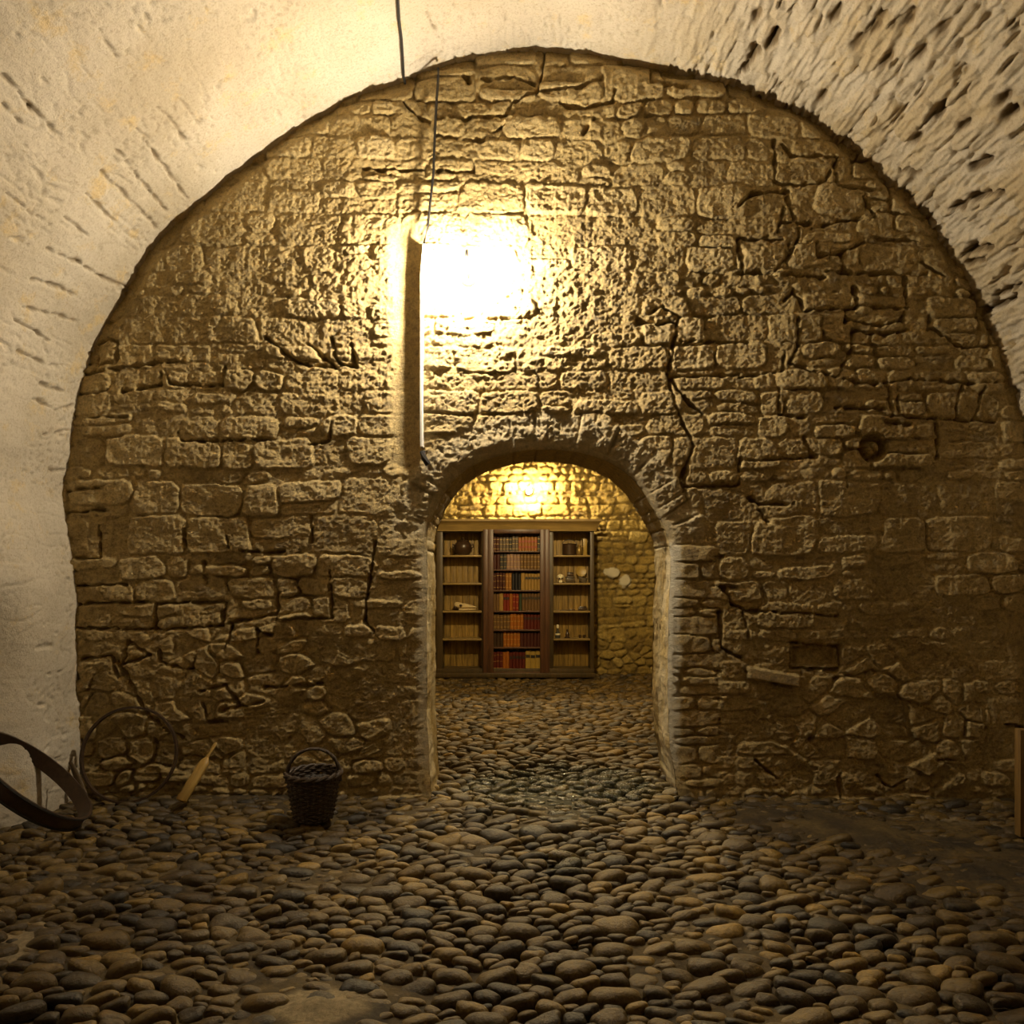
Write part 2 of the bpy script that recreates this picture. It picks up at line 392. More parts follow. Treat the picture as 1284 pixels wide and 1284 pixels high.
def inside_poly(X, Z, poly):
    ins = np.zeros(X.shape, bool); n = len(poly)
    for i in range(n):
        x0, z0 = poly[i]; x1, z1 = poly[(i+1) % n]
        if z0 == z1: continue
        c = ((z0 > Z) != (z1 > Z)) & (X < (x1-x0)*(Z-z0)/(z1-z0)+x0); ins ^= c
    return ins
def near_poly(X, Z, pts, maxd):
    """distance and nearest point on polyline, limited to maxd"""
    D = np.full(X.shape, maxd); NX = X.copy(); NZ = Z.copy(); SS = np.zeros(X.shape)
    acc = 0
    for (x0, z0), (x1, z1) in zip(pts, pts[1:]):
        L = math.hypot(x1-x0, z1-z0)
        m = (X > min(x0, x1)-maxd) & (X < max(x0, x1)+maxd) & (Z > min(z0, z1)-maxd) & (Z < max(z0, z1)+maxd)
        if m.any():
            x = X[m]; z = Z[m]; t = np.clip(((x-x0)*(x1-x0)+(z-z0)*(z1-z0))/(L*L+1e-12), 0, 1)
            qx = x0+t*(x1-x0); qz = z0+t*(z1-z0); d = np.hypot(x-qx, z-qz); b = d < D[m]
            idx = np.where(m); i2 = tuple(a[b] for a in idx)
            D[i2] = d[b]; NX[i2] = qx[b]; NZ[i2] = qz[b]; SS[i2] = acc+t[b]*L
        acc += L
    return D, NX, NZ, SS
def c6(*p): return [(840+x/2.892, 180+y/2.892) for x, y in p]
def c4(*p): return [(440+x/3.057, y/3.057) for x, y in p]
def c5(*p): return [(x/2.469, 380+y/2.469) for x, y in p]
def c7(*p): return [(840+x/2.892, 620+y/2.892) for x, y in p]
CR = [c6((245, 352), (250, 430), (265, 470), (370, 478), (430, 400), (425, 375)), c6((245, 352), (400, 358)), c6((370, 0), (378, 75), (375, 140)), c6((400, 10), (430, 55), (600, 60)),
 c6((370, 145), (480, 160), (560, 145), (590, 80)), c6((590, 80), (600, 165), (760, 175)), c6((240, 240), (290, 190), (420, 180)), c6((410, 230), (385, 330)), c6((400, 295), (500, 300)),
 c6((510, 315), (600, 290), (690, 280)), c6((690, 200), (740, 270)), c6((525, 370), (530, 415), (620, 400), (700, 360)), c6((620, 400), (625, 470)), c6((720, 350), (890, 355)),
 c6((560, 470), (930, 475)), c6((910, 430), (990, 485)), c6((245, 475), (560, 490)), c6((670, 530), (675, 590), (860, 600)), c6((660, 520), (670, 600), (490, 610)), c6((635, 605), (635, 650)),
 c6((640, 640), (760, 665), (840, 640), (850, 600)), c6((660, 680), (780, 690), (860, 680)), c6((410, 570), (440, 545), (480, 600)), c6((460, 640), (460, 740), (430, 800), (500, 830), (600, 850), (660, 740), (660, 680)),
 c6((40, 720), (280, 725)), c6((410, 760), (405, 830), (250, 850)), c6((620, 860), (740, 875), (870, 855), (1100, 870), (1220, 865)), c6((390, 890), (390, 985), (480, 995)), c6((410, 940), (412, 985)),
 c6((790, 880), (800, 990)), c6((820, 890), (825, 990)), c6((1055, 880), (1030, 960), (1040, 1000)), c6((1130, 890), (1100, 1000)), c6((590, 960), (770, 965)), c6((780, 1010), (870, 1020)),
 c6((965, 1020), (965, 1140)), c6((480, 1065), (515, 1140), (270, 1155)), c6((250, 1150), (245, 1240), (50, 1245), (50, 1180)), c6((630, 1200), (630, 1250)), c6((930, 240), (1000, 300), (1040, 380)),
 c6((940, 670), (1060, 740), (1160, 735), (1170, 660)), c6((0, 850), (250, 840)), c6((830, 990), (1180, 1010)), c6((850, 480), (860, 600)), c6((940, 620), (935, 680)),
 c4((330, 460), (600, 445), (620, 400), (720, 350), (740, 240), (745, 180)), c4((620, 400), (720, 355), (760, 360)), c4((740, 350), (860, 350), (960, 310)), c4((800, 400), (880, 425), (1000, 400), (1010, 360)),
 c4((1150, 270), (1150, 330), (1280, 340)), c4((200, 400), (230, 430), (300, 470)), c4((330, 520), (510, 545)), c4((340, 660), (475, 660), (470, 620)), c4((50, 650), (280, 655)),
 c4((500, 310), (620, 300), (700, 330)), c4((1100, 1220), (1190, 1180), (1260, 1220)), c4((1100, 1240), (1250, 1240)), c4((430, 300), (450, 320), (445, 300)), c4((590, 480), (550, 510)),
 c5((295, 120), (300, 190), (365, 185), (365, 120), (330, 105), (295, 120)), c5((290, 215), (370, 200), (570, 180)), c5((380, 275), (500, 255), (500, 215)), c5((520, 215), (530, 250), (690, 260), (700, 200)),
 c5((270, 355), (400, 355)), c5((560, 400), (570, 430), (840, 425)), c5((215, 580), (330, 570)), c5((215, 650), (330, 640)), c5((310, 690), (315, 790), (235, 790)), c5((235, 875), (400, 870)),
 c5((240, 1005), (480, 1010), (490, 930)), c5((480, 1010), (690, 1000), (700, 930)), c5((710, 990), (860, 960), (860, 900)), c5((860, 980), (1030, 975), (1025, 830)), c5((635, 800), (640, 870)),
 c5((575, 700), (575, 760)), c5((705, 720), (710, 760)), c5((750, 770), (880, 770)), c5((965, 660), (970, 740)), c5((1165, 740), (1140, 900), (1130, 980), (1160, 1020)),
 c5((385, 1110), (400, 1050), (470, 1090), (385, 1115)), c5((495, 1070), (500, 1110), (600, 1135), (610, 1080)), c5((700, 1070), (720, 1000)), c5((800, 1080), (800, 1010), (840, 1030)),
 c5((830, 110), (930, 190), (1040, 205), (960, 130)), c5((1025, 110), (1050, 190), (1105, 205), (1090, 130)), c5((1030, 370), (1020, 430), (960, 440)), c5((250, 930), (460, 925)), c5((500, 930), (690, 925)), c5((820, 1190), (1000, 1180)), c5((260, 1100), (350, 1090), (370, 1160)), c5((620, 1200), (700, 1180), (740, 1240)),
 c7((0, 225), (190, 225)), c7((280, 10), (320, 35), (440, 35)), c7((320, 60), (350, 100)), c7((180, 330), (200, 345), (230, 400), (270, 420), (600, 440)), c7((180, 330), (240, 335)), c7((175, 430), (185, 560), (260, 590)),
 c7((440, 540), (610, 550), (610, 620)), c7((435, 560), (435, 630), (600, 635)), c7((270, 640), (380, 685), (465, 685)), c7((600, 665), (740, 640)), c7((0, 430), (180, 430)), c7((20, 635), (180, 640)),
 c7((75, 740), (170, 740)), c7((20, 520), (180, 520)), c7((480, 905), (510, 880)), c7((605, 1010), (610, 1100)), c7((740, 1020), (790, 1060), (850, 1030)), c7((960, 960), (1030, 960)), c7((1210, 830), (1284, 850)),
 c7((180, 810), (180, 860)), c7((80, 500), (80, 640)), c7((300, 960), (385, 1030)), c7((260, 430), (280, 520)), c7((0, 330), (180, 330)),
 [(800, 400), (822, 408), (850, 400), (845, 430), (836, 470), (850, 520), (870, 560), (852, 600), (866, 650)], [(836, 470), (858, 500), (880, 520)],
 [(985, 250), (1000, 300), (985, 330)], [(730, 170), (745, 150)], [(150, 830), (190, 900), (230, 925)], [(280, 890), (330, 880)], [(255, 880), (262, 905), (285, 905)]]
def build_front():
    st = .0072
    xs = np.arange(-3.15, 3.62, st); zs = np.arange(-.05, 5.15, st)
    X, Z = np.meshgrid(xs, zs, indexing='ij')
    dv, _, _, _ = near_poly(X, Z, PV[::6], .35); vin = inside_poly(X, Z, PV)
    dd, qx, qz, ss = near_poly(X, Z, PD, .6); din = inside_poly(X, Z, PD)
    snap = (dd < st*.62); X = np.where(snap, qx, X); Z = np.where(snap, qz, Z); din = din & ~snap
    PX = CX+X*F/YW; PY = HY-(Z-CAMZ)*F/YW
    # masks
    g = lambda cx, cy, rx, ry: np.exp(-((PX-cx)/rx)**2-((PY-cy)/ry)**2)
    d, rid = courses(X, Z, 3, .09, .26, (.9, 2.9), .06)
    f1, f2, vid = vor(X*5.0+.5*fbm(X*2.4, Z*2.4, 3, 6), Z*7.6+.5*fbm(X*2.4, Z*2.4+9, 3, 7), 8)
    dvr = (f2-f1)*.085
    rub = np.clip(g(270, 880, 190, 90)*1.3+g(470, 370, 90, 60)*.5+g(1080, 900, 200, 110)*.8+.35*fbm(X*.9, Z*.9, 2, 12), 0, 1)
    rub = sst(.35, .5, rub)
    dist = d*(1-rub)+dvr*rub; rr = rid*(1-rub)+vid*rub
    dist = dist+.004*fbm(X*22, Z*22, 3, 14)
    prot = .010+.030*rr
    dist = dist+.006*ridge(X*11, Z*13, 3, 13)-.003
    hs = prot*sst(.0, .016, dist)-.044*(1-sst(0, .009, dist))
    tx = (np.mod(rr*37.7, 1)-.5); tz = (np.mod(rr*91.3, 1)-.5)
    hs += .018*fbm(X*4+rr*40, Z*5+rr*17, 3, 15)*sst(0, .03, dist)
    # plaster and mortar smeared over the joints
    pl = fbm(X*1.3+4, Z*1.6, 4, 16)*1.4+.9*g(500, 840, 70, 190)+.5*g(600, 430, 210, 170)+.7*g(1130, 700, 190, 130)+.55*g(560, 300, 260, 130)+.5*g(900, 900, 70, 160)+.35*g(820, 180, 130, 70)+.45*g(250, 600, 170, 110)+.5*g(300, 400, 120, 120) \
        -.55*g(1100, 400, 160, 160)-.5*g(640, 120, 190, 45)-.25*g(330, 740, 220, 60)+.15*g(250, 900, 170, 60)+.5*g(1050, 950, 260, 70)
    cd = np.full(X.shape, .12)
    for c in CR:
        pts = [((x-CX)*YW/F, CAMZ+(HY-y)*YW/F) for x, y in c]
        dc, _, _, _ = near_poly(X, Z, pts, .12); cd = np.minimum(cd, dc)
    pl = pl+.25+.8*(1-sst(.03, .12, cd))
    lev = -.020+.036*sst(-.35, .75, pl)
    k = 160.
    h = np.log(np.exp(k*hs)+np.exp(k*lev))/k
    cover = sst(-.004, .008, lev-hs)
    # coarse lumps and nodules
    rough = .6+.5*np.clip(g(620, 340, 270, 170)+g(330, 430, 150, 110)+.8*g(700, 480, 190, 70)+.4*g(1100, 780, 250, 200), 0, 1)
    h += rough*(.014*fbm(X*10, Z*13, 5, 17, .68)+.010*ridge(X*24, Z*30, 3, 22))
    lump = sst(.05, .45, pn(X*14, Z*17, 26)+.4*pn(X*30, Z*34, 27))
    h += .007*lump*rough*np.clip(g(620, 340, 290, 180)+.25, 0, 1)
    h = h*.82+.035*fbm(X*.8, Z*.8, 3, 29)
    h += .0045*fbm(X*34, Z*42, 3, 30, .7)
    chip = fbm(X*7, Z*8, 3, 31); h += .010*(np.floor(chip*5)/5-chip*.6)*sst(.0, .03, dist)
    for c in CR:
        pts = [((x-CX)*YW/F, CAMZ+(HY-y)*YW/F) for x, y in c]; carve(h, X, Z, pts, .0095, .060)
    # hollow with a round stone, niche and loose brick
    hx, hz = P(1093, 562, YW)[0], P(1093, 562, YW)[2]; r = np.hypot(X-hx, Z-hz)
    h = np.where(r < .105, h-.09*sst(.105, .08, r)+.10*np.sqrt(np.clip(1-(r/.062)**2, 0, 1)), h)
    m = (1-sst(.070, .085, np.abs(X-P(1020, 822, YW)[0])/1.9*1.0))*(1-sst(.055, .07, np.abs(Z-P(1020, 822, YW)[2]))); h -= .05*m
    bx = X-P(968, 848, YW)[0]; bz = Z-P(968, 848, YW)[2]+.18*bx
    brick = (1-sst(.165, .178, np.abs(bx)))*(1-sst(.034, .044, np.abs(bz))); h = h*(1-brick)+brick*.055
    # seam of the older arch beside the doorway
    # voussoirs of the doorway arch
    ring = (dd < .27+.03*fbm(X*4, Z*4, 2, 35)) & (Z > 1.70)
    ang = ss*1.0
    vs = np.cumsum(np.random.RandomState(4).uniform(.06, .16, 80)); j = np.searchsorted(vs, ang); jl = np.minimum(np.abs(ang-vs[np.clip(j, 0, 79)]), np.abs(ang-vs[np.clip(j-1, 0, 79)]))
    vr = np.random.RandomState(5).rand(90)[np.clip(j, 0, 80)]
    hv = .014+.016*vr-.020*(1-sst(0, .012, jl))*sst(-.3, .2, fbm(X*5, Z*5, 2, 34))+.024*fbm(X*10, Z*10, 5, 36, .65)+.008*ridge(X*24, Z*24, 2, 37)
    wgt = sst(.27, .20, dd+.03*fbm(X*4, Z*4, 2, 35))*sst(1.66, 1.8, Z)
    h = h*(1-wgt)+hv*wgt
    # smooth plaster strip behind the conduit
    sx = (1-sst(.0, 16, np.abs(PX-512)-10))*sst(270, 300, PY)*(1-sst(570, 600, PY)); h = h*(1-.85*sx)+.85*sx*(.002+.006*fbm(X*8, Z*8, 3, 38))
    # quoins / brick courses on the right jamb
    q = (1-sst(46, 66, PX-842))*sst(842, 846, PX)*sst(672, 690, PY)
    dq, rq = courses(X, Z, 44, .085, .13, (3.0, 6.0), .02); hq = .016+.014*rq-.022*(1-sst(.002, .012, dq))+.008*fbm(X*14, Z*14, 3, 39)
    h = h*(1-q)+q*hq
    # edges
    ed = sst(.11, 0, dv*np.where(vin, 1, -1)+.03*fbm(X*5, Z*5, 3, 40)); top = sst(2.0, 3.6, Z); h -= ed*(.015+.05*top)
    rr0 = .035; e = np.clip(1-dd/rr0, 0, 1); h = np.where(dd < .09, h*sst(0, .09, dd), h); h -= .03*(1-np.sqrt(np.clip(1-e*e, 0, 1)))*1.0
    h += .02*sst(.35, 0, Z)+.012*sst(.5, 0, Z)*fbm(X*5, Z*5, 3, 41)*(dd > .05)
    tint = np.clip(rr*.7+.3*np.mod(rr*13.1, 1), 0, 1)*(1-.6*cover)+.3*cover
    tint = np.clip(tint+brick*.6, 0, 1)
    joint = (1-sst(0, .016, dist))*(1-cover)
    pale = sst(14, 4, np.abs(PX-842)+8*fbm(X*12, Z*12, 3, 61))*sst(670, 690, PY)*sst(975, 950, PY)+.35*sst(12, 4, np.abs(PX-532)+6*fbm(X*12, Z*12, 3, 61))*sst(680, 700, PY)*sst(975, 950, PY)+.30*wgt  # paler along the doorway edges and over the arch ring
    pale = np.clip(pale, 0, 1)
    nx, nz = X.shape
    V = np.stack([X, YW-h, Z], -1).reshape(-1, 3)
    keep = (~din) & (vin | (dv < .14))
    q = gridq(nx, nz); kf = keep.ravel()[q].all(1); q = q[kf]
    used = np.unique(q); mp = np.full(len(V), -1, np.int64); mp[used] = np.arange(len(used)); Vs = [V[used]]; Qs = [mp[q]]
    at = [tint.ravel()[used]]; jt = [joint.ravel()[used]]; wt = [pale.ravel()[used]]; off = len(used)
    # jambs and intrados
    tt = np.linspace(0, 1, 56); S2, T2 = np.meshgrid(SD, tt, indexing='ij')
    tg = np.gradient(PD, axis=0); tg /= np.hypot(tg[:, 0], tg[:, 1])[:, None]
    for _ in range(14): tg[1:-1] = (tg[:-2]+tg[1:-1]+tg[2:])/3
    nin = np.stack([tg[:, 1], -tg[:, 0]], 1)
    Zs = np.repeat(PD[:, 1][:, None], len(tt), 1)
    jl2 = np.abs(S2-vs[np.clip(np.searchsorted(vs, S2), 0, 79)])
    hh = .014*fbm(S2*2.5, T2*1.5, 3, 70)+.014*fbm(S2*11, T2*6, 5, 71, .65)-.018*np.exp(-(jl2/.008)**2)*(Zs > 1.6)
    env = sst(0, .12, T2)
    hh = hh*env
    rnd = .03*(1-np.sqrt(np.clip(1-np.clip(1-T2/.12, 0, 1)**2, 0, 1)))
    x = PD[:, 0][:, None]+nin[:, 0][:, None]*(hh); z = PD[:, 1][:, None]+nin[:, 1][:, None]*(hh)
    y = YW+.027+T2*(TH-.027)
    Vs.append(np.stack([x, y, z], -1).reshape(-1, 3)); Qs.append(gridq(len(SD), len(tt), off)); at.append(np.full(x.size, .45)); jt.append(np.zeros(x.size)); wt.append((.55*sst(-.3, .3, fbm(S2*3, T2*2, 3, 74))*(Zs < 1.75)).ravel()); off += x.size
    # plain rear face of the wall, in the second room
    xb = np.arange(-3.6, 4.2, .03); zb = np.arange(-.05, 4.2, .03); XB, ZB = np.meshgrid(xb, zb, indexing='ij')
    db, bqx, bqz, _ = near_poly(XB, ZB, PD, .3); bin_ = inside_poly(XB, ZB, PD); sn = db < .022
    XB = np.where(sn, bqx, XB); ZB = np.where(sn, bqz, ZB); bin_ &= ~sn
    VB = np.stack([XB, np.full(XB.shape, YW+TH), ZB], -1).reshape(-1, 3); q = gridq(len(xb), len(zb), 0, True); q = q[(~bin_).ravel()[q].all(1)]
    Vs.append(VB); Qs.append(q+off); at.append(np.full(len(VB), .5)); jt.append(np.zeros(len(VB))); wt.append(np.zeros(len(VB)))
    V = np.concatenate(Vs); Q = np.concatenate(Qs)
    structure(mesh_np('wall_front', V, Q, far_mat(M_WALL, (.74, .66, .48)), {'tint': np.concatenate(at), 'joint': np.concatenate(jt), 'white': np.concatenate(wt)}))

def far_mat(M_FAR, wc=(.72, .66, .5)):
    m = M_FAR.copy(); m.name = M_FAR.name+'_pale_patched'; t = m.node_tree; b = t.nodes['Principled BSDF']; src = b.inputs['Base Color'].links[0].from_socket
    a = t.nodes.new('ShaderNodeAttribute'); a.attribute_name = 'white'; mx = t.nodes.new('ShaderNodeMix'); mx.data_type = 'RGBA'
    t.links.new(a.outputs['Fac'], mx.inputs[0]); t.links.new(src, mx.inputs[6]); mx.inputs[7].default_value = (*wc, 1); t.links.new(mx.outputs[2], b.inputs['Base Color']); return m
build_front()
# ------------------------------------------------------------------ second room shell
def build_far():
    st = .014
    xs = np.arange(-3.6, 4.2, st); zs = np.arange(-.05, 4.2, st); X, Z = np.meshgrid(xs, zs, indexing='ij')
    d, rid = courses(X, Z, 103, .09, .2, (1.0, 2.3), .05)
    f1, f2, vid = vor(X*5.5, Z*8, 108); rub = sst(.9, 0.4, Z+.4*fbm(X, Z, 2, 110)); d = d*(1-rub)+(f2-f1)*.08*rub; rid = rid*(1-rub)+vid*rub
    d = d+.012*ridge(X*9, Z*11, 3, 117)-.004; lv = -.012+.03*fbm(X*2, Z*2.5, 3, 118)
    h = (.012+.035*rid)*sst(0, .03, d)-.04*(1-sst(0, .02, d)); h = np.log(np.exp(120*h)+np.exp(120*lv))/120+.04*fbm(X*8, Z*10, 5, 112, .65)+.04*fbm(X, Z, 3, 113)
    for (px, py, rx, rz) in ((769, 718, .11, .085), (783, 728, .10, .09)):
        x0, _, z0 = P(px, py, YB); m = sst(1.1, .8, np.hypot((X-x0)/rx, (Z-z0)/rz)); h = h*(1-m)+m*.05
    wh = np.zeros(X.shape)
    for (px, py, rx, rz) in ((767, 718, .12, .085), (784, 728, .10, .10)):
        x0, _, z0 = P(px, py, YB); wh = np.maximum(wh, sst(1.0, .9, np.hypot((X-x0)/rx, (Z-z0)/rz)+.55*fbm(X*9, Z*9, 3, 114)))
    h -= .0
    V = np.stack([X, YB-h+.03, Z], -1).reshape(-1, 3)
    o = structure(mesh_np('wall_back', V, gridq(len(xs), len(zs)), M_FAR2, {'tint': rid, 'joint': 1-sst(0, .02, d), 'white': wh}))
M_FAR2 = far_mat(M_FAR)
build_far()
def shell_piece(name, fn, nu, nv, mat, flip=False):
    U, Vv = np.meshgrid(np.linspace(0, 1, nu), np.linspace(0, 1, nv), indexing='ij')
    x, y, z = fn(U, Vv); n = U.size
    return structure(mesh_np(name, np.stack([x, y, z], -1).reshape(-1, 3), gridq(nu, nv, 0, flip), mat, {'tint': np.abs(fbm(U*30, Vv*30, 3, 5)), 'joint': np.zeros(n)}))
Y2 = YW+TH
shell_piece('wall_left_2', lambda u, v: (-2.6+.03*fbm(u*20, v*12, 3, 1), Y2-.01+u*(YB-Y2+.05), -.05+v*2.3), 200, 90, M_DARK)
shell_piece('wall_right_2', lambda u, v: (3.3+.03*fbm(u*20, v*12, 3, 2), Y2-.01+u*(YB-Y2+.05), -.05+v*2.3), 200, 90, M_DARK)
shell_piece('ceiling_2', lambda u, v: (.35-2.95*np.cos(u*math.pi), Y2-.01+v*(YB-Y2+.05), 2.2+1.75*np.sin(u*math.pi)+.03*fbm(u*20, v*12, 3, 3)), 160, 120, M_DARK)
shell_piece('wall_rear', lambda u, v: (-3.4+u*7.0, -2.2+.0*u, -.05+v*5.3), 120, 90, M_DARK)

# ------------------------------------------------------------------ floor with cobbles
def ground(X, Y):
    PXs = CX+X*F/np.maximum(Y, .5); PYs = HY+CAMZ*F/np.maximum(Y, .5)
    g = lambda cx, cy, rx, ry: np.exp(-((X-(cx-CX)*(CAMZ/(cy-HY)))/rx)**2-((Y-F*CAMZ/(cy-HY))/ry)**2)
    e = .020*fbm(X*.7, Y*.7, 3, 200)+.004*fbm(X*12, Y*12, 3, 201)
    d = -.012+.030*sst(-.15, .5, fbm(X*.8+2, Y*.9, 3, 203))
    d += .020*g(405, 1268, .15, .07)+.028*g(15, 1190, .2, .26)+.022*g(1180, 1040, .9, .28)+.022*g(520, 1020, .35, .18)+.02*g(400, 1100, .3, .3)+.025*g(1200, 1100, .45, .5)+.02*g(780, 1200, .22, .2)+.015*g(930, 1175, .2, .2)
    d -= .03*g(620, 1180, .6, .6)+.02*g(1000, 1220, .7, .35)+.02*g(720, 960, .8, .8)
    return e, d
def pale_ground(X, Y):
    def g(px, py, rx, ry): x0 = (px-CX)*CAMZ/(py-HY); y0 = F*CAMZ/(py-HY); return np.exp(-((X-x0)/rx)**2-((Y-y0)/ry)**2)
    a = g(405, 1268, .20, .12)+.9*g(15, 1190, .14, .28)+.9*g(1160, 1026, .22, .06)+.5*g(1240, 1035, .3, .12)+.4*g(520, 1015, .3, .1)
    return sst(.3, .6, a+.35*fbm(X*5, Y*5, 4, 220))
def wetmask(X, Y):
    a = np.exp(-((X-.35)/.75)**2-((Y-5.05)/.62)**2)*1.25+.8*np.exp(-((X-.3)/.35)**2-((Y-3.7)/.7)**2)*.6
    return np.clip(sst(.25, .9, a+.25*fbm(X*2.5, Y*2.5, 3, 210)), 0, 1)
def build_floor():
    xs = np.concatenate([np.arange(-3.6, 4.21, .015)]); ys = np.concatenate([np.arange(-2.25, 2.0, .08), np.arange(2.0, 5.0, .014), np.arange(5.0, YB+.1, .025)])
    X, Y = np.meshgrid(xs, ys, indexing='ij'); e, d = ground(X, Y)
    V = [np.stack([X, Y, e+d+.011*fbm(X*16, Y*16, 4, 205, .7)], -1).reshape(-1, 3)]; Q = [gridq(len(xs), len(ys))]; mi = [np.ones(len(Q[0]), int)]
    tint = [pale_ground(X, Y).ravel()]; wet = [wetmask(X, Y).ravel()*.8]; off = X.size
    AN = 1.75; r = np.random.RandomState(21)
    # dart throwing in stretched space, mixed sizes
    cell = .16; grid = {}; pts = []
    def ok(x, y, rad):
        a, b = int(x//cell), int(y//cell)
        for i in (-1, 0, 1):
            for j in (-1, 0, 1):
                for (px, py, pr) in grid.get((a+i, b+j), ()):
                    if (px-x)**2+(py-y)**2 < ((pr+rad)*.90)**2: return False
        return True
    for rad_lo, rad_hi, n in ((.045, .060, 900), (.036, .045, 4000), (.027, .036, 16000), (.020, .027, 60000), (.014, .020, 70000)):
        xx = r.uniform(-3.3/AN, 3.5/AN, n); yy = r.uniform(1.6, YB, n); ra = r.uniform(rad_lo, rad_hi, n); pr = r.rand(n)
        for x, y, q, p in zip(xx, yy, ra, pr):
            if rad_lo > .040:
                if y > 4.4 and p < .93: continue
                if p < .45: continue
            if y > 5.4 and q < .022: continue
            if y > 5.4 and not -1.9 < x*AN < 2.9: continue
            if ok(x, y, q):
                pts.append((x, y, q)); grid.setdefault((int(x//cell), int(y//cell)), []).append((x, y, q))
    A = np.array(pts); N = len(A); print('cobbles', N)
    for near in (True, False):
        NT_, NR = (22, 6) if near else (14, 4)
        sel = np.where((A[:, 1] < 5.0) == near)[0]
        th = np.arange(NT_)*2*np.pi/NT_; ct, sn = np.cos(th), np.sin(th)
        a = np.linspace(0, math.radians(98), NR+1)[1:]
        nP = 1+NR*NT_
        VV = np.zeros((len(sel), nP, 3)); TI = np.zeros((len(sel), nP)); WE = np.zeros((len(sel), nP))
        for k, i in enumerate(sel):
            x, y, q = A[i]; ca, cb = int(x//cell), int(y//cell)
            nb = [p for ii in (-1, 0, 1) for jj in (-1, 0, 1) for p in grid.get((ca+ii, cb+jj), ()) if p[0] != x or p[1] != y]
            acc = np.full(NT_, (1/(q*1.28))**9)
            for px, py, pr in nb:
                dx, dy = px-x, py-y; D = math.hypot(dx, dy)
                if D > .17: continue
                t = (D*D+q*q-pr*pr)/(2*D)-.0008; t = max(t, .25*q); c = np.clip((ct*dx+sn*dy)/D, 0, 1); acc += (c/t)**9
            rho = acc**(-1/9)*(1+.06*np.sin(2*th+r.uniform(0, 6))+.05*np.sin(3*th+r.uniform(0, 6))+.03*np.sin(5*th+r.uniform(0, 6)))
            H = q*r.uniform(.65, 1.0)+.006; tl = r.uniform(-.28, .28, 2)
            R = np.sin(np.minimum(a, math.pi/2))**.78; zc = np.sign(np.cos(a))*np.abs(np.cos(a))**.62
            X2 = np.concatenate([[0], np.outer(R, rho*ct).ravel()])*AN; Y2_ = np.concatenate([[0], np.outer(R, rho*sn).ravel()])
            Z2 = np.concatenate([[H], np.repeat(zc, NT_)*H])+tl[0]*X2+tl[1]*Y2_-.010-.3*q+.026*r.uniform(-.25, .5)
            f = r.uniform(0, 99); Z2 += .10*q*np.sin(X2/q*1.7+f)*np.cos(Y2_/q*2.1+f)
            VV[k, :, 0] = x*AN+X2; VV[k, :, 1] = y+Y2_; VV[k, :, 2] = Z2
            TI[k] = r.rand()**1.1
        e, d = ground(VV[:, 0, 0], VV[:, 0, 1]); VV[:, :, 2] += e[:, None]+.004
        # gentle swirl of the rows
        WE[:] = wetmask(VV[:, 0, 0], VV[:, 0, 1])[:, None]
        base = off+np.arange(len(sel))[:, None]*nP
        j = np.arange(NT_); j2 = (j+1) % NT_
        tri = np.stack([np.zeros(NT_, int), 1+j, 1+j2], 1)
        qd = np.concatenate([np.stack([1+k*NT_+j, 1+(k+1)*NT_+j, 1+(k+1)*NT_+j2, 1+k*NT_+j2], 1) for k in range(NR-1)])
        tq = np.stack([tri[:, 0], tri[:, 1], tri[:, 2]], 1)
        V.append(VV.reshape(-1, 3)); tint.append(TI.ravel()); wet.append(WE.ravel())
        Q.append((qd[None]+base[:, :, None]).reshape(-1, 4)); mi.append(np.zeros(len(Q[-1]), int))
        TRI.append((tq[None]+base[:, :, None]).reshape(-1, 3)); off += len(sel)*nP
    T = np.concatenate(TRI); mi.append(np.zeros(len(T), int))
    structure(mesh_np('floor', np.concatenate(V), np.concatenate(Q), [M_COB, M_DIRT], {'tint': np.concatenate(tint), 'wet': np.concatenate(wet)}, True, np.concatenate(mi), T))
TRI = []
build_floor()

# ------------------------------------------------------------------ lamps
M_BULB = emit('glowing_bulb', (1, .87, .67), 4700)
M_BULB2 = emit('glowing_amber_bulb', (1, .76, .38), 2300)
M_IRON = plain('dark_iron', (.05, .045, .04), .5, .7)
M_GREY = plain('grey_cable', (.28, .26, .22), .5)
M_WHITE = plain('white_conduit_plastic', (.75, .72, .66), .35, 0, .1)
def wall_lamp(px, py, Y, off, label, mat, rb=.042):
    x, _, z = P(px, py, Y)
    t = empty('wall_lamp', (x, Y-.02, z)); tag(t, label, 'lamp')
    R = Matrix.Rotation(math.pi/2, 4, 'X')
    MB().lathe([(0, 0), (.05, 0), (.05, .012), (.042, .02), (0, .02)], M=R).build('backplate', M_IRON, t)
    MB().tube([(0, -.015, .0), (0, -off*.6, .03), (0, -off, .085)], .009, 8).build('bracket', M_IRON, t)
    MB().lathe([(0, .036), (.010, .036), (.012, .07), (.009, .10), (0, .10)], (0, -off, 0), 16).build('socket', M_IRON, t)
    MB().lathe([(0, -rb*1.15), (rb*.6, -rb*.98), (rb*.95, -rb*.5), (rb, -.002), (rb*.85, rb*.55), (rb*.5, rb*.95), (.014, rb*1.15), (0, rb*1.15)], (0, -off, 0), 14).build('bulb', mat, t)
    return t
wall_lamp(588, 352, YW, .215, 'glowing bare bulb lamp high on the stone wall above the doorway', M_BULB, .031)
wall_lamp(663, 617, YB-.02, .17, 'glowing bulb lamp on the golden stone wall above the bookcase', M_BULB2, .04)

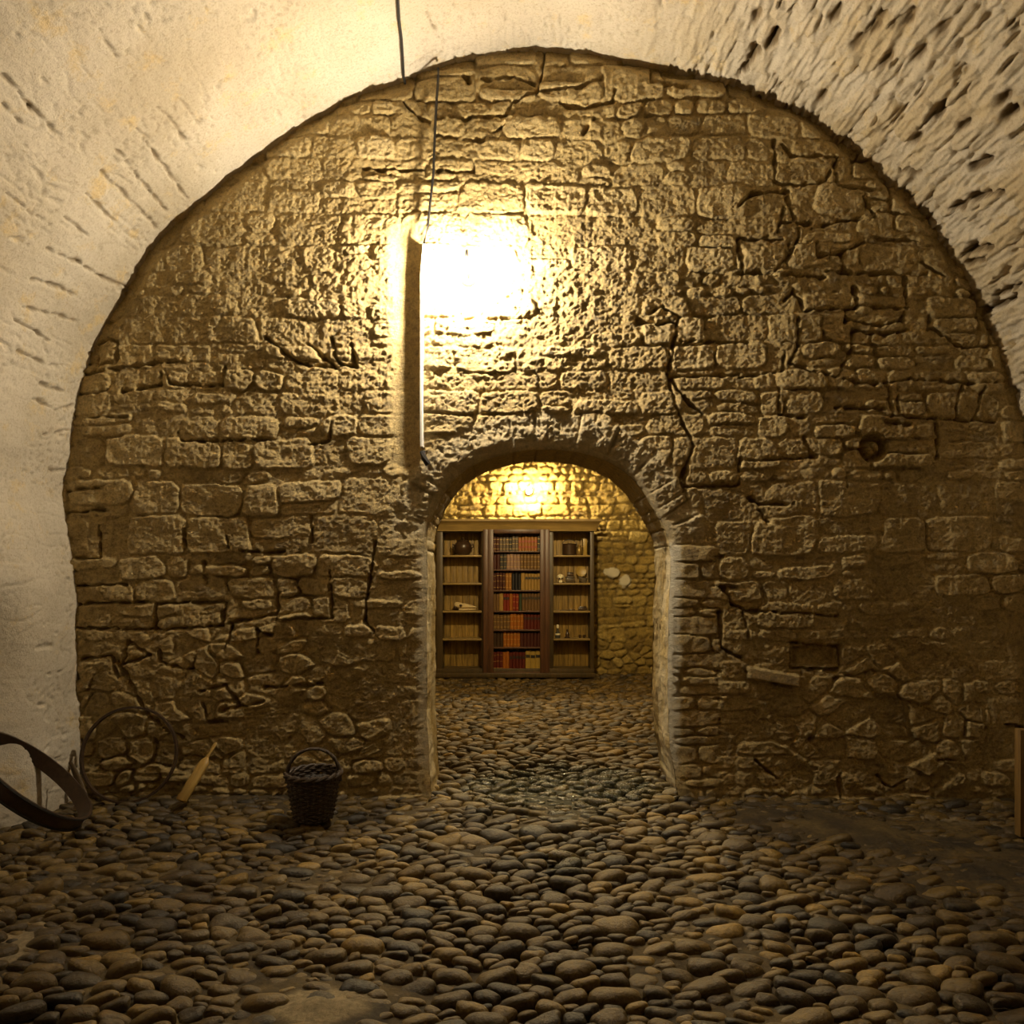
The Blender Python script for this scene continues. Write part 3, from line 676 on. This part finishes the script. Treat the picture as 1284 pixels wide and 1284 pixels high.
t = empty('pendant_lamp', (.35, 6.9, 3.30)); tag(t, 'glowing pendant bulb hanging from the vault of the back room before the bookcase', 'lamp')
MB().tube([(0, 0, .10), (.004, 0, .35), (0, 0, .72)], .005, 8).build('cord', M_IRON, t)
MB().lathe([(0, .045), (.02, .045), (.022, .09), (.012, .10), (0, .10)], n=16).build('socket', M_IRON, t)
MB().lathe([(0, -.048), (.025, -.041), (.04, -.021), (.042, 0), (.036, .022), (.021, .04), (.014, .048), (0, .048)], n=14).build('bulb', emit('strong_amber_bulb', (1, .76, .38), 3800), t)
# conduit and cables
def wp(px, py, o): x, _, z = P(px, py, YW); return (x, YW-o, z)
_c = MB(); _p = [wp(533, 312, 0), wp(530, 350, 0), wp(530, 420, 0), wp(529.5, 500, 0), wp(530, 562, 0)]
_c.sweep([Vector(p) for p in _p], [(-.010, -.02), (.010, -.02), (.010, .066), (.006, .073), (-.006, .073), (-.010, .066)], frames=[(Vector((1, 0, 0)), Vector((0, -1, 0)))]*5)
tag(_c.build('conduit', M_WHITE),
    'thin white conduit running down the wall left of the bright lamp', 'pipe')
tag(MB().tube([wp(550, 90, .03), wp(551, 104, .07), wp(548, 150, .075), wp(546, 195, .075), wp(545, 225, .075), wp(541, 262, .075), wp(538, 290, .07), wp(533, 311, .068)], .0085, 8).build('cable', M_IRON),
    'dark cable hanging down the wall from vault to conduit top', 'cable')
def vp(px, py, o):
    s, t = px_to_vault(px, py); i = int(np.argmin(np.abs(SV-s))); return (PV[i, 0]+NV[i, 0]*o, t, PV[i, 1]+NV[i, 1]*o)
tag(MB().tube([vp(497, -6, .025), vp(499, 20, .025), vp(501, 45, .022), vp(503, 70, .022), vp(505, 92, .02), vp(506.5, 101, .02)], .009, 8).build('cable', M_IRON),
    'dark cable clipped along the whitewashed vault above the stone wall', 'cable')
tag(MB().tube([wp(531, 568, .05), wp(533, 576, .06), wp(538, 584, .05)], .020, 8).build('cable_end_cap', M_IRON), 'dark cable end below the white conduit near the door arch', 'cable end')

# ------------------------------------------------------------------ basket
M_WICK = wood('dark_wicker', (.035, .022, .012), (.085, .055, .03), .6, 2, 3)
def basket():
    Y = 4.28; x = P(393, 1000, Y)[0]; t = empty('wicker_basket', (x, Y, .035)); tag(t, 'dark round wicker basket with arched handle on the cobbles', 'basket')
    b = MB(); Hh = .262; r0, r1 = .105, .152; n = 26; rows = 20
    rad = lambda z: r0+(r1-r0)*(z/Hh)**.85
    for k in range(n):     # uprights
        a = 2*math.pi*k/n; b.tube([(rad(z)*math.cos(a), rad(z)*math.sin(a), z) for z in (0, .1, .2, Hh)], .006, 6)
    for j in range(rows):  # weave
        z = .006+j*(Hh-.012)/(rows-1); b.tube([((rad(z)+.006*(1 if (k+j) % 2 else -1))*math.cos(2*math.pi*k/n), (rad(z)+.006*(1 if (k+j) % 2 else -1))*math.sin(2*math.pi*k/n), z) for k in range(n)], .0078, 6, True)
    b.lathe([(0, .004), (r0, .004), (r0, .012), (0, .012)], n=26)
    b.lathe([(r0-.004, .012), (rad(.14)-.004, .14), (r1-.004, Hh)], n=26)
    b.build('body', M_WICK, t)
    rm = MB()
    for s in (0, 1): rm.tube([((r1+.006+.007*math.cos(k*.9+s*math.pi))*math.cos(2*math.pi*k/56), (r1+.006+.007*math.cos(k*.9+s*math.pi))*math.sin(2*math.pi*k/56), Hh+.006+.008*math.sin(k*.9+s*math.pi)) for k in range(56)], .0105, 7, True)
    rm.build('rim', M_WICK, t)
    hd = MB()
    for s in (0, 1):
        hd.tube([((r1+.002)*math.cos(a)+.005*math.cos(a*9+s*math.pi), .006*math.sin(a*9+s*math.pi), Hh-.05+.200*max(0, math.sin(a))**.75) for a in [math.pi*k/40 for k in range(41)]], .0085, 7, up=(0, 1, 0))
    hd.build('handle', M_WICK, t); t.rotation_euler.z = .15
    fill = MB(); rr = random.Random(3)
    for k in range(60):
        a = rr.uniform(0, 6.28); q = .118*math.sqrt(rr.random()); fill.blob((q*math.cos(a), q*math.sin(a), .205+.02*rr.random()), (.02, .018, .016), None, 1)
    o = fill.build('charcoal', plain('charcoal_lumps', (.03, .024, .018), .7)); o.location = t.location; o['kind'] = 'stuff'; tag(o, 'dark lumpy contents filling the wicker basket', 'basket contents')
basket()

# ------------------------------------------------------------------ wooden paddle, hoops
M_OAK = wood('golden_oak', (.30, .18, .04), (.50, .32, .08), .5, 2, 1.5)
def bat():
    A = Vector(P(228, 1003, 4.48)); B = Vector(P(271, 931, 4.68)); A.z = max(A.z, .075); d = B-A; L = d.length
    t = empty('wooden_paddle', A); q = d.to_track_quat('Z', 'Y'); t.rotation_mode = 'QUATERNION'; t.rotation_quaternion = q
    tag(t, 'golden wooden paddle with short handle leaning against the stone wall', 'wooden paddle')
    M = Matrix.Diagonal((1, .55, 1, 1))
    MB().lathe([(0, -.01), (.040, -.008), (.047, 0), (.046, .12), (.044, L*.60), (.038, L*.66), (.022, L*.71), (.014, L*.73), (0, L*.73)], n=20, M=M).build('blade', M_OAK, t)
    MB().lathe([(0, L*.70), (.014, L*.70), (.013, L*.85), (.016, L*.97), (.010, L), (0, L)], n=14, M=M).build('handle', M_OAK, t)
bat()
M_HOOP = wood('dark_hoop_wood', (.035, .02, .010), (.075, .042, .02), .45, 0, 1)
M_HOOPL = wood('tan_hoop_wood', (.10, .065, .028), (.17, .11, .05), .5, 0, 1)
def ring(mb, R, wdt, th, n=64, a0=0, a1=2*math.pi):
    closed = abs(a1-a0-2*math.pi) < 1e-6; m = n if closed else n+1
    pts = []; fr = []
    for k in range(m):
        a = a0+(a1-a0)*k/n; e = Vector((math.cos(a), math.sin(a), 0)); pts.append(e*R); fr.append((e, Vector((0, 0, 1))))
    mb.sweep(pts, [(-th/2, -wdt/2), (th/2, -wdt/2), (th/2, wdt/2), (-th/2, wdt/2)], closed, frames=fr); return mb
def hoop(name, c, R, wdt, th, axis, label, cat, mat, extra=False):
    t = empty(name, c); t.rotation_mode = 'QUATERNION'; t.rotation_quaternion = Vector(axis).normalized().to_track_quat('Z', 'Y'); tag(t, label, cat)
    ring(MB(), R, wdt, th).build('band', mat, t)
    if extra:
        for zz in (-wdt*.42, wdt*.42):
            k = MB()
            pts = [(math.cos(2*math.pi*i/64)*(R+th*.6), math.sin(2*math.pi*i/64)*(R+th*.6), zz) for i in range(64)]; k.tube(pts, .007, 6, True)
            k.build('edge_wire', M_IRON, t)
    return t
hoop('wooden_hoop', (-2.70, 4.02, .335), .365, .085, .012, (.64, .25, .72), 'wide dark bent wood hoop leaning at the left frame edge', 'hoop', M_HOOP, True)
hoop('barrel_hoop', P(162, 946, 4.66), .300, .030, .014, (.05, -1, .20), 'thin barrel hoop leaning upright against the left stone wall', 'hoop', M_HOOP)
# bent lath between the hoops
x0 = P(98, 1028, 4.36)
tag(MB().tube([P(88, 955, 4.45), P(97, 975, 4.42), P(104, 1000, 4.40), (x0[0], 4.36, .05)], [.014, .022, .034, .040], 10, flat=.35, up=(0, 1, 0)).build('bent_lath', M_HOOPL), 'bent tan wood slat standing between the two hoops', 'wood slat')
# post at the right frame edge
Yp = 4.02; xp = P(1281, 1000, Yp)[0]
tag(MB().bx(xp-.02, xp+.055, Yp-.02, Yp+.03, .02, .62, .005).build('wooden_post', wood('post_wood', (.16, .09, .02), (.28, .16, .04), .6)), 'short upright wooden post at the right frame edge by the wall', 'post')

# ------------------------------------------------------------------ bookcase
YF = 10.16; K = YF/F
bx_ = lambda px: (px-CX)*K
bz_ = lambda py: CAMZ+(HY-py)*K
M_W1 = wood('olive_brown_wood', (.035, .023, .009), (.10, .064, .022), .45)
M_W2 = wood('reddish_brown_wood', (.055, .024, .011), (.125, .056, .025), .42)
M_WB = wood('plank_back_wood', (.10, .06, .012), (.40, .25, .05), .6)
M_SH = wood('shelf_wood', (.20, .13, .04), (.38, .26, .08), .5, 0)
YBK = 10.46
bc = empty('bookcase', (bx_(646), YF, .03)); tag(bc, 'tall three-part wooden bookcase full of books against the far wall', 'bookcase')
def part(mb, name, mat, par=bc):
    o = mb.build(name, mat, par); inv = Vector(par.location)
    for v in o.data.vertices: v.co -= inv
    return o
ZF = .035
XL, XR = bx_(547), bx_(745)
part(MB().bx(XL, bx_(555), YF, YBK, ZF, bz_(664), .004), 'side_panel', M_W1)
part(MB().bx(bx_(740), XR, YF, YBK, ZF, bz_(664), .004), 'side_panel', M_W1)
part(MB().bx(bx_(604), bx_(607.5), YF+.01, YBK, ZF, bz_(664), .003), 'divider', M_W1)
part(MB().bx(bx_(689), bx_(694), YF+.01, YBK, ZF, bz_(664), .003), 'divider', M_W1)
nb = 26; bp = MB(); w_ = (XR-XL)/nb; rr = random.Random(5)
for k in range(nb): bp.bx(XL+k*w_+.002, XL+(k+1)*w_-.002, YBK-.012-.004*rr.random(), YBK+.008, ZF+.01, bz_(660), .002)
part(bp, 'back_panel', M_WB)
part(MB().bx(XL, XR, YBK+.009, YBK+.018, ZF+.01, bz_(655), .002), 'light_stop_board', M_W1)  # unseen board added to block light leaking between the back planks
part(MB().bx(XL, XR, YF-.002, YBK, ZF, bz_(838.5), .006), 'bottom_board', M_W1)
part(MB().bx(XL-.02, XR+.02, YF-.085, YF-.055, ZF-.005, bz_(843), .008), 'plinth', M_W1)
# cornice
sec = [(0, .0), (.03, .0), (.035, .03), (.05, .05), (.06, .085), (.10, .13), (.11, .135), (.11, .165), (0, .165)]
cm = MB(); zc = bz_(666); bm = cm.bm
L_ = [[bm.verts.new((XL-.9*a+0, YF-a, zc+b)) for a, b in sec], [bm.verts.new((XR+.9*a, YF-a, zc+b)) for a, b in sec], [bm.verts.new((XR+.9*a, YBK, zc+b)) for a, b in sec]]
L0 = [bm.verts.new((XL-.9*a, YBK, zc+b)) for a, b in sec]
for A_, B_ in ((L0, L_[0]), (L_[0], L_[1]), (L_[1], L_[2]), (L_[2], L0)):
    for k in range(len(sec)): bm.faces.new((A_[k], A_[(k+1) % len(sec)], B_[(k+1) % len(sec)], B_[k]))
part(cm, 'cornice', M_SH)
part(MB().bx(XL, XR, YF, YBK, bz_(667), bz_(664.5)+.005), 'top_board', M_W1)
for (a, b) in ((555, 604), (694, 740)):
    for y in (696, 731, 766, 801): part(MB().bx(bx_(a), bx_(b), YF+.012, YBK-.018, bz_(y)-.026, bz_(y), .003), 'shelf', M_SH)
# central case stands proud of the wings
YC = YF-.05
for a_, b_, y_, n_ in ((606, 612, YC-.01, 'pilaster'), (683, 689, YC-.01, 'pilaster'), (612, 619, YC, 'stile'), (677, 683, YC, 'stile')):
    part(MB().bx(bx_(a_)+.0005, bx_(b_)-.0005, y_, YF+.008, ZF, bz_(664), .005), n_, M_W2)
part(MB().bx(bx_(619), bx_(677), YC, YF+.008, bz_(669), bz_(664), .004), 'rail', M_W2)
part(MB().bx(bx_(619), bx_(677), YC, YF+.008, ZF, bz_(842), .004), 'rail', M_W2)
CS = [691, 714, 740, 766, 789.5, 811.5, 842]
for y in CS[:-1]: part(MB().bx(bx_(607.6), bx_(688.9), YF-.01, YBK-.018, bz_(y)-.020, bz_(y), .003), 'shelf', M_W2)
# books
COL = {'dark maroon': (.075, .018, .012), 'greyish brown': (.16, .12, .09), 'tan orange': (.40, .17, .035), 'dark grey': (.06, .055, .05), 'pale pinkish brown': (.36, .22, .16), 'brown': (.19, .10, .035), 'black': (.018, .016, .018),
       'orange': (.42, .13, .015), 'golden tan': (.42, .25, .06), 'red': (.26, .03, .012), 'dark green': (.04, .06, .03), 'dark red': (.13, .018, .010), 'yellow tan': (.46, .30, .06), 'dark brown': (.06, .03, .014)}
MC = {k: plain('book_leather_'+k.replace(' ', '_'), tuple(.72*q for q in v), .38, 0, .2, 60) for k, v in COL.items()}
M_PAGE = plain('book_pages', (.45, .36, .2), .8); M_GILT = plain('gilt_band', (.60, .40, .10), .35, .4); M_LBL = plain('black_spine_label', (.02, .015, .012), .4); M_RLB = plain('red_spine_label', (.28, .03, .012), .4)
ROWS = [[('dark maroon', 2, 'g'), ('greyish brown', 3, 'g'), ('dark grey', 1, 'g'), ('greyish brown', 2, 'g'), ('tan orange', 6, 'r'), ('dark grey', 1, 'g')],
        [('dark maroon', 2, 'n'), ('dark grey', 2, 'g'), ('pale pinkish brown', 4, 'g'), ('brown', 6, 'g')],
        [('dark maroon', 4, 'g'), ('tan orange', 2, 'g'), ('black', 3, 'n'), ('golden tan', 1, 'n'), ('golden tan', 5, 'l')],
        [('brown', 2, 'n'), ('golden tan', 1, 'n'), ('red', 2, 'l'), ('orange', 1, 'n'), ('red', 2, 'g'), ('dark green', 1, 'n'), ('brown', 6, 'l')],
        [('brown', 5, 'g'), ('orange', 4, 'g'), ('dark red', 5, 'l')],
        [('dark brown', 3, 'n'), ('orange', 5, 'g'), ('dark maroon', 6, 'n')],
        [('dark red', 3, 'g'), ('orange', 2, 'n'), ('dark red', 5, 'l'), ('yellow tan', 3, 'l')]]
TOPS = [669, 691, 714, 740, 766, 789.5, 811.5]
ON = ['first', 'second', 'third', 'fourth', 'fifth', 'sixth', 'seventh', 'eighth', 'ninth', 'tenth', 'eleventh', 'twelfth', 'thirteenth', 'fourteenth', 'fifteenth', 'sixteenth']
SHN = ['top shelf', 'second shelf down', 'third shelf down', 'fourth shelf down', 'fifth shelf down', 'sixth shelf down', 'bottom shelf']
rb = random.Random(9)
DEC = {'g': 'gilt-banded', 'r': 'red-labelled', 'n': 'plain', 'l': 'black-labelled'}
for ri, row in enumerate(ROWS):
    units = sum(n*(1.55 if c == 'yellow tan' else 1.3 if (c == 'golden tan' and s == 'n') else 1) for c, n, s in row)
    xa, xb = bx_(618.2), bx_(677.8); u = (xb-xa)/units; x = xa; zb = bz_(CS[ri])+.001; avail = bz_(TOPS[ri])-.02-zb; idx = 0
    for c, n, s in row:
        hf = rb.uniform(.84, .93)*(.97 if ri == 6 else 1)
        for k in range(n):
            wd = u*(1.55 if c == 'yellow tan' else 1.3 if (c == 'golden tan' and s == 'n') else 1); bw = wd-.0025
            hgt = avail*(hf+rb.uniform(-.02, .02)); dp = .19+rb.uniform(0, .01); y0 = YF+.035+rb.uniform(0, .012)
            t = empty('book', (x+wd/2, y0, zb)); tag(t, f'{DEC[s]} {c} book, {ON[idx]} from left on the {SHN[ri]} of books', 'book', 'books on the '+SHN[ri])
            m = MB(); bm = m.bm                       # cover with rounded spine
            pro = [(-bw/2, dp), (-bw/2, .006), (-bw*.36, .001), (0, -.004), (bw*.36, .001), (bw/2, .006), (bw/2, dp), (bw/2-.003, dp), (bw/2-.003, .010), (-bw/2+.003, .010), (-bw/2+.003, dp)]
            lo = [bm.verts.new((a, b, 0)) for a, b in pro]; hi = [bm.verts.new((a, b, hgt)) for a, b in pro]; nn = len(pro)
            for q in range(nn): bm.faces.new((lo[q], lo[(q+1) % nn], hi[(q+1) % nn], hi[q]))
            bm.faces.new(lo[::-1]); bm.faces.new(hi); m.build('cover', MC[c], t)
            MB().bx(-bw/2+.0035, bw/2-.0035, .012, dp-.005, .004, hgt-.005).build('pages', M_PAGE, t)
            d = MB()
            if s == 'g':
                for f_ in (.15, .5, .82): MB().bx(-bw*.42, bw*.42, -.0058, .006, hgt*f_, hgt*f_+.005).build('gilt_band', M_GILT, t)
            elif s == 'l': d.bx(-bw*.43, bw*.43, -.0062, .006, hgt*.66, hgt*.80); d.build('spine_label', M_LBL, t)
            elif s == 'r': [MB().bx(-bw*.43, bw*.43, -.0062, .006, hgt*f_, hgt*(f_+.14)).build('spine_label', M_RLB, t) for f_ in (.22, .62)]
            x += wd; idx += 1
# ---- objects on the side shelves
YO = YF+.15; KO = YO/F
def ox(px): return (px-CX)*KO
M_CLAY = plain('dark_glazed_clay', (.045, .024, .012), .3); M_BONE = plain('old_bone', (.55, .43, .22), .6); M_PALE = plain('pale_ceramic', (.75, .66, .42), .5)
M_GLASS = NT('smoky_glass').out((.05, .05, .04), .08); M_BRASS = plain('tarnished_brass', (.30, .20, .06), .4, .6)
def lathe_thing(name, px, py, prof, mat, label, cat, part_name='body', dy=0, n=24):
    z = bz_(py)+.001; t = empty(name, (ox(px), YO+dy, z)); tag(t, label, cat); MB().lathe(prof, n=n).build(part_name, mat, t); return t
t = lathe_thing('clay_pot', 580.5, 696, [(0, 0), (.075, 0), (.105, .03), (.128, .09), (.125, .14), (.100, .18), (.085, .195), (.095, .21), (.085, .212), (.075, .195), (.09, .17), (.1, .1), (0, .02)], M_CLAY, 'dark round clay pot on the top left shelf of the bookcase', 'pot')
MB().lathe([(0, .222), (.03, .218), (.08, .208), (.088, .203), (.06, .203), (0, .203)]).lathe([(0, .25), (.014, .246), (.016, .236), (.008, .222), (0, .222)]).build('lid', M_CLAY, t)
for s in (-1, 1): MB().tube([(s*.118, 0, .15), (s*.150, 0, .155), (s*.152, 0, .12), (s*.125, 0, .10)], .009, 8, up=(0, 1, 0)).build('handle', M_CLAY, t)
# animal skull
sk = empty('animal_skull', (ox(582), YO, bz_(766)+.001)); tag(sk, 'long pale animal skull lying on the left middle bookcase shelf', 'skull')
def skull(v):
    f = (v.x+1)/2  # 0 cranium .. 1 snout
    w = (1.0 if f < .25 else 1-.62*((f-.25)/.75)**.8); v.y *= w; v.z *= w*(1 if f < .3 else .9)-.0
    v.z -= .35*f*f
    return v
MB().blob((.02, 0, .065), (.165, .058, .055), (0, 0, -.15), 4, skull).blob((-.095, 0, .075), (.055, .056, .046), None, 3).build('cranium', M_BONE, sk)
MB().blob((-.045, -.048, .072), (.022, .014, .018), None, 2).build('eye_socket', M_CLAY, sk); MB().blob((-.125, -.03, .045), (.03, .03, .026), None, 2).build('skull_opening', M_CLAY, sk)
MB().tube([(-.07, -.035, .012), (.02, -.03, .012), (.12, -.012, .014), (.165, 0, .016)], [.014, .012, .010, .007], 8).tube([(-.07, .035, .012), (.02, .03, .012), (.12, .012, .014), (.165, 0, .016)], [.014, .012, .010, .007], 8).build('jaw', M_BONE, sk)
# right wing
t = lathe_thing('cooking_pot', 714, 696, [(0, 0), (.085, 0), (.10, .01), (.104, .155), (.112, .16), (.104, .163), (.096, .155), (.09, .02), (0, .012)], M_CLAY, 'dark cylindrical pot on the top right shelf of the bookcase', 'pot')
MB().tube([(.10*math.cos(a), 0, .155+.07*math.sin(a)) for a in [math.pi*k/16 for k in range(17)]], .005, 6, up=(0, 1, 0)).build('handle', M_IRON, t)
t = lathe_thing('small_jug', 725.5, 696, [(0, 0), (.032, 0), (.045, .04), (.04, .09), (.024, .115), (.03, .14), (.025, .14), (.018, .115), (0, .10)], M_BRASS, 'small brassy jug beside the pot on the top right shelf', 'jug', dy=-.095)
MB().tube([(.03, 0, .125), (.06, 0, .11), (.062, 0, .07), (.042, 0, .05)], .005, 6, up=(0, 1, 0)).build('handle', M_BRASS, t)
t = empty('tall_book', (ox(733), YO+.02, bz_(696)+.001)); tag(t, 'tall golden book standing alone at right end of top right shelf', 'book')
MB().bx(-.028, -.024, -.08, .08, 0, .235).bx(.024, .028, -.08, .08, 0, .235).bx(-.028, .028, -.085, -.08, 0, .235, .002).build('cover', MC['yellow tan'], t); MB().bx(-.0235, .0235, -.079, .075, .004, .23).build('pages', M_PAGE, t)
t = empty('small_skull', (ox(702.5), YO-.06, bz_(731)+.001)); tag(t, 'small pale round skull on the second right shelf of the bookcase', 'skull')
def sk2(v):
    if v.z < -.2: v.x *= .72; v.y *= .8
    return v
MB().blob((0, 0, .072), (.052, .056, .055), None, 3, sk2).bx(-.026, .026, -.045, .01, .001, .035, .008).build('cranium', M_PALE, t)
[MB().blob((s*.019, -.05, .065), (.013, .01, .013), None, 2).build('eye_socket', M_CLAY, t) for s in (-1, 1)]; MB().blob((0, -.056, .045), (.006, .006, .009), None, 2).build('nose_socket', M_CLAY, t)
t = empty('wooden_box', (ox(715), YO, bz_(731)+.001)); tag(t, 'dark wooden box beside the small pale skull', 'box')
MB().bx(-.062, .062, -.05, .05, 0, .07, .004).build('body', M_W1, t); MB().bx(-.066, .066, -.054, .054, .071, .09, .005).build('lid', M_W1, t)
t = empty('small_casket', (ox(715), YO, bz_(731)+.092)); tag(t, 'small black casket stacked on the dark wooden box', 'box')
MB().bx(-.045, .045, -.035, .035, 0, .045, .004).build('body', M_CLAY, t); MB().bx(-.047, .047, -.037, .037, .046, .062, .008).build('lid', M_CLAY, t)
lathe_thing('ceramic_bowl', 731.5, 731, [(0, 0), (.03, 0), (.05, .025), (.062, .07), (.056, .07), (.045, .03), (0, .012)], plain('grey_glaze', (.14, .11, .07), .35), 'grey ceramic bowl at right end of the second right shelf', 'bowl', dy=-.03)
R = Matrix.Translation((0, 0, .075)) @ Matrix.Rotation(math.radians(80), 4, 'X')
t = empty('display_plate', (ox(729), YBK-.09, bz_(731)+.088)); tag(t, 'round tan plate propped behind the grey ceramic bowl', 'plate')
MB().lathe([(0, 0), (.045, 0), (.075, .012), (.077, .016), (.045, .006), (0, .006)], M=R).build('dish', MC['yellow tan'], t); MB().bx(-.03, .03, -.012, .02, -.084, .004, .003).build('stand', M_W1, t)
t = empty('model_boat', (ox(730.5), YO-.02, bz_(766)+.001)); tag(t, 'low dark lidded case at right end of the third right shelf', 'case'); t.name = 'lidded_case'
MB().bx(-.065, .065, -.04, .04, 0, .035, .006).build('body', M_CLAY, t); MB().bx(-.055, .055, -.034, .034, .036, .055, .010).build('lid', M_CLAY, t)
t = empty('long_knife', (ox(711), YO-.05, bz_(766)+.001)); tag(t, 'long thin dark knife lying flat on the third right shelf', 'knife')
MB().bx(-.11, .03, -.012, .012, 0, .008, .003).build('blade', M_IRON, t); MB().bx(.03, .11, -.010, .010, 0, .016, .004).build('handle', M_CLAY, t)
t = lathe_thing('glass_bottle', 699, 801, [(0, 0), (.034, 0), (.036, .01), (.036, .07), (.014, .10), (.012, .135), (.016, .14), (0, .14)], M_GLASS, 'dark glass bottle with pale stopper on the fourth right shelf', 'bottle', dy=-.05)
MB().lathe([(0, .14), (.014, .14), (.020, .155), (.018, .18), (.008, .195), (0, .196)]).build('stopper', M_PALE, t); MB().lathe([(.0365, .045), (.0370, .046), (.0370, .068), (.0365, .07)]).build('bottle_label', M_PALE, t)
t = lathe_thing('bronze_figurine', 711, 801, [(0, 0), (.042, 0), (.042, .012), (.026, .02), (.030, .05), (.016, .085), (.009, .095)], M_CLAY, 'dark pointed figurine beside the glass bottle', 'figurine', dy=-.03)
MB().lathe([(0, .092), (.013, .098), (.015, .11), (.009, .123), (0, .127)]).build('head', M_CLAY, t)
for i, px in enumerate((727, 732)):
    t = lathe_thing('tiny_cup', px, 801, [(0, 0), (.014, 0), (.020, .02), (.022, .045), (.019, .045), (.015, .02), (0, .008)], M_CLAY, ('left' if i == 0 else 'right')+' one of two tiny dark cups on the fourth right shelf', 'cup', dy=-.03)
    t['group'] = 'tiny dark cups'
# ------------------------------------------------------------------ camera and view
cam = bpy.data.cameras.new('camera'); co = bpy.data.objects.new('camera', cam); C.objects.link(co)
co.location = (0, 0, CAMZ); co.rotation_euler = (math.pi/2, 0, 0); cam.sensor_width = 36; cam.sensor_fit = 'HORIZONTAL'; cam.lens = 36*F/1284
cam.shift_y = (HY-642)/1284; cam.clip_start = .05
bpy.context.scene.camera = co
sc = bpy.context.scene
sc.view_settings.view_transform = 'Standard'; sc.view_settings.look = 'None'; sc.view_settings.gamma = 1; sc.view_settings.exposure = 0.22
w = bpy.data.worlds.new('world'); sc.world = w; w.use_nodes = True; w.node_tree.nodes['Background'].inputs[0].default_value = (0, 0, 0, 1)
sc.cycles.max_bounces = 8; sc.cycles.diffuse_bounces = 4
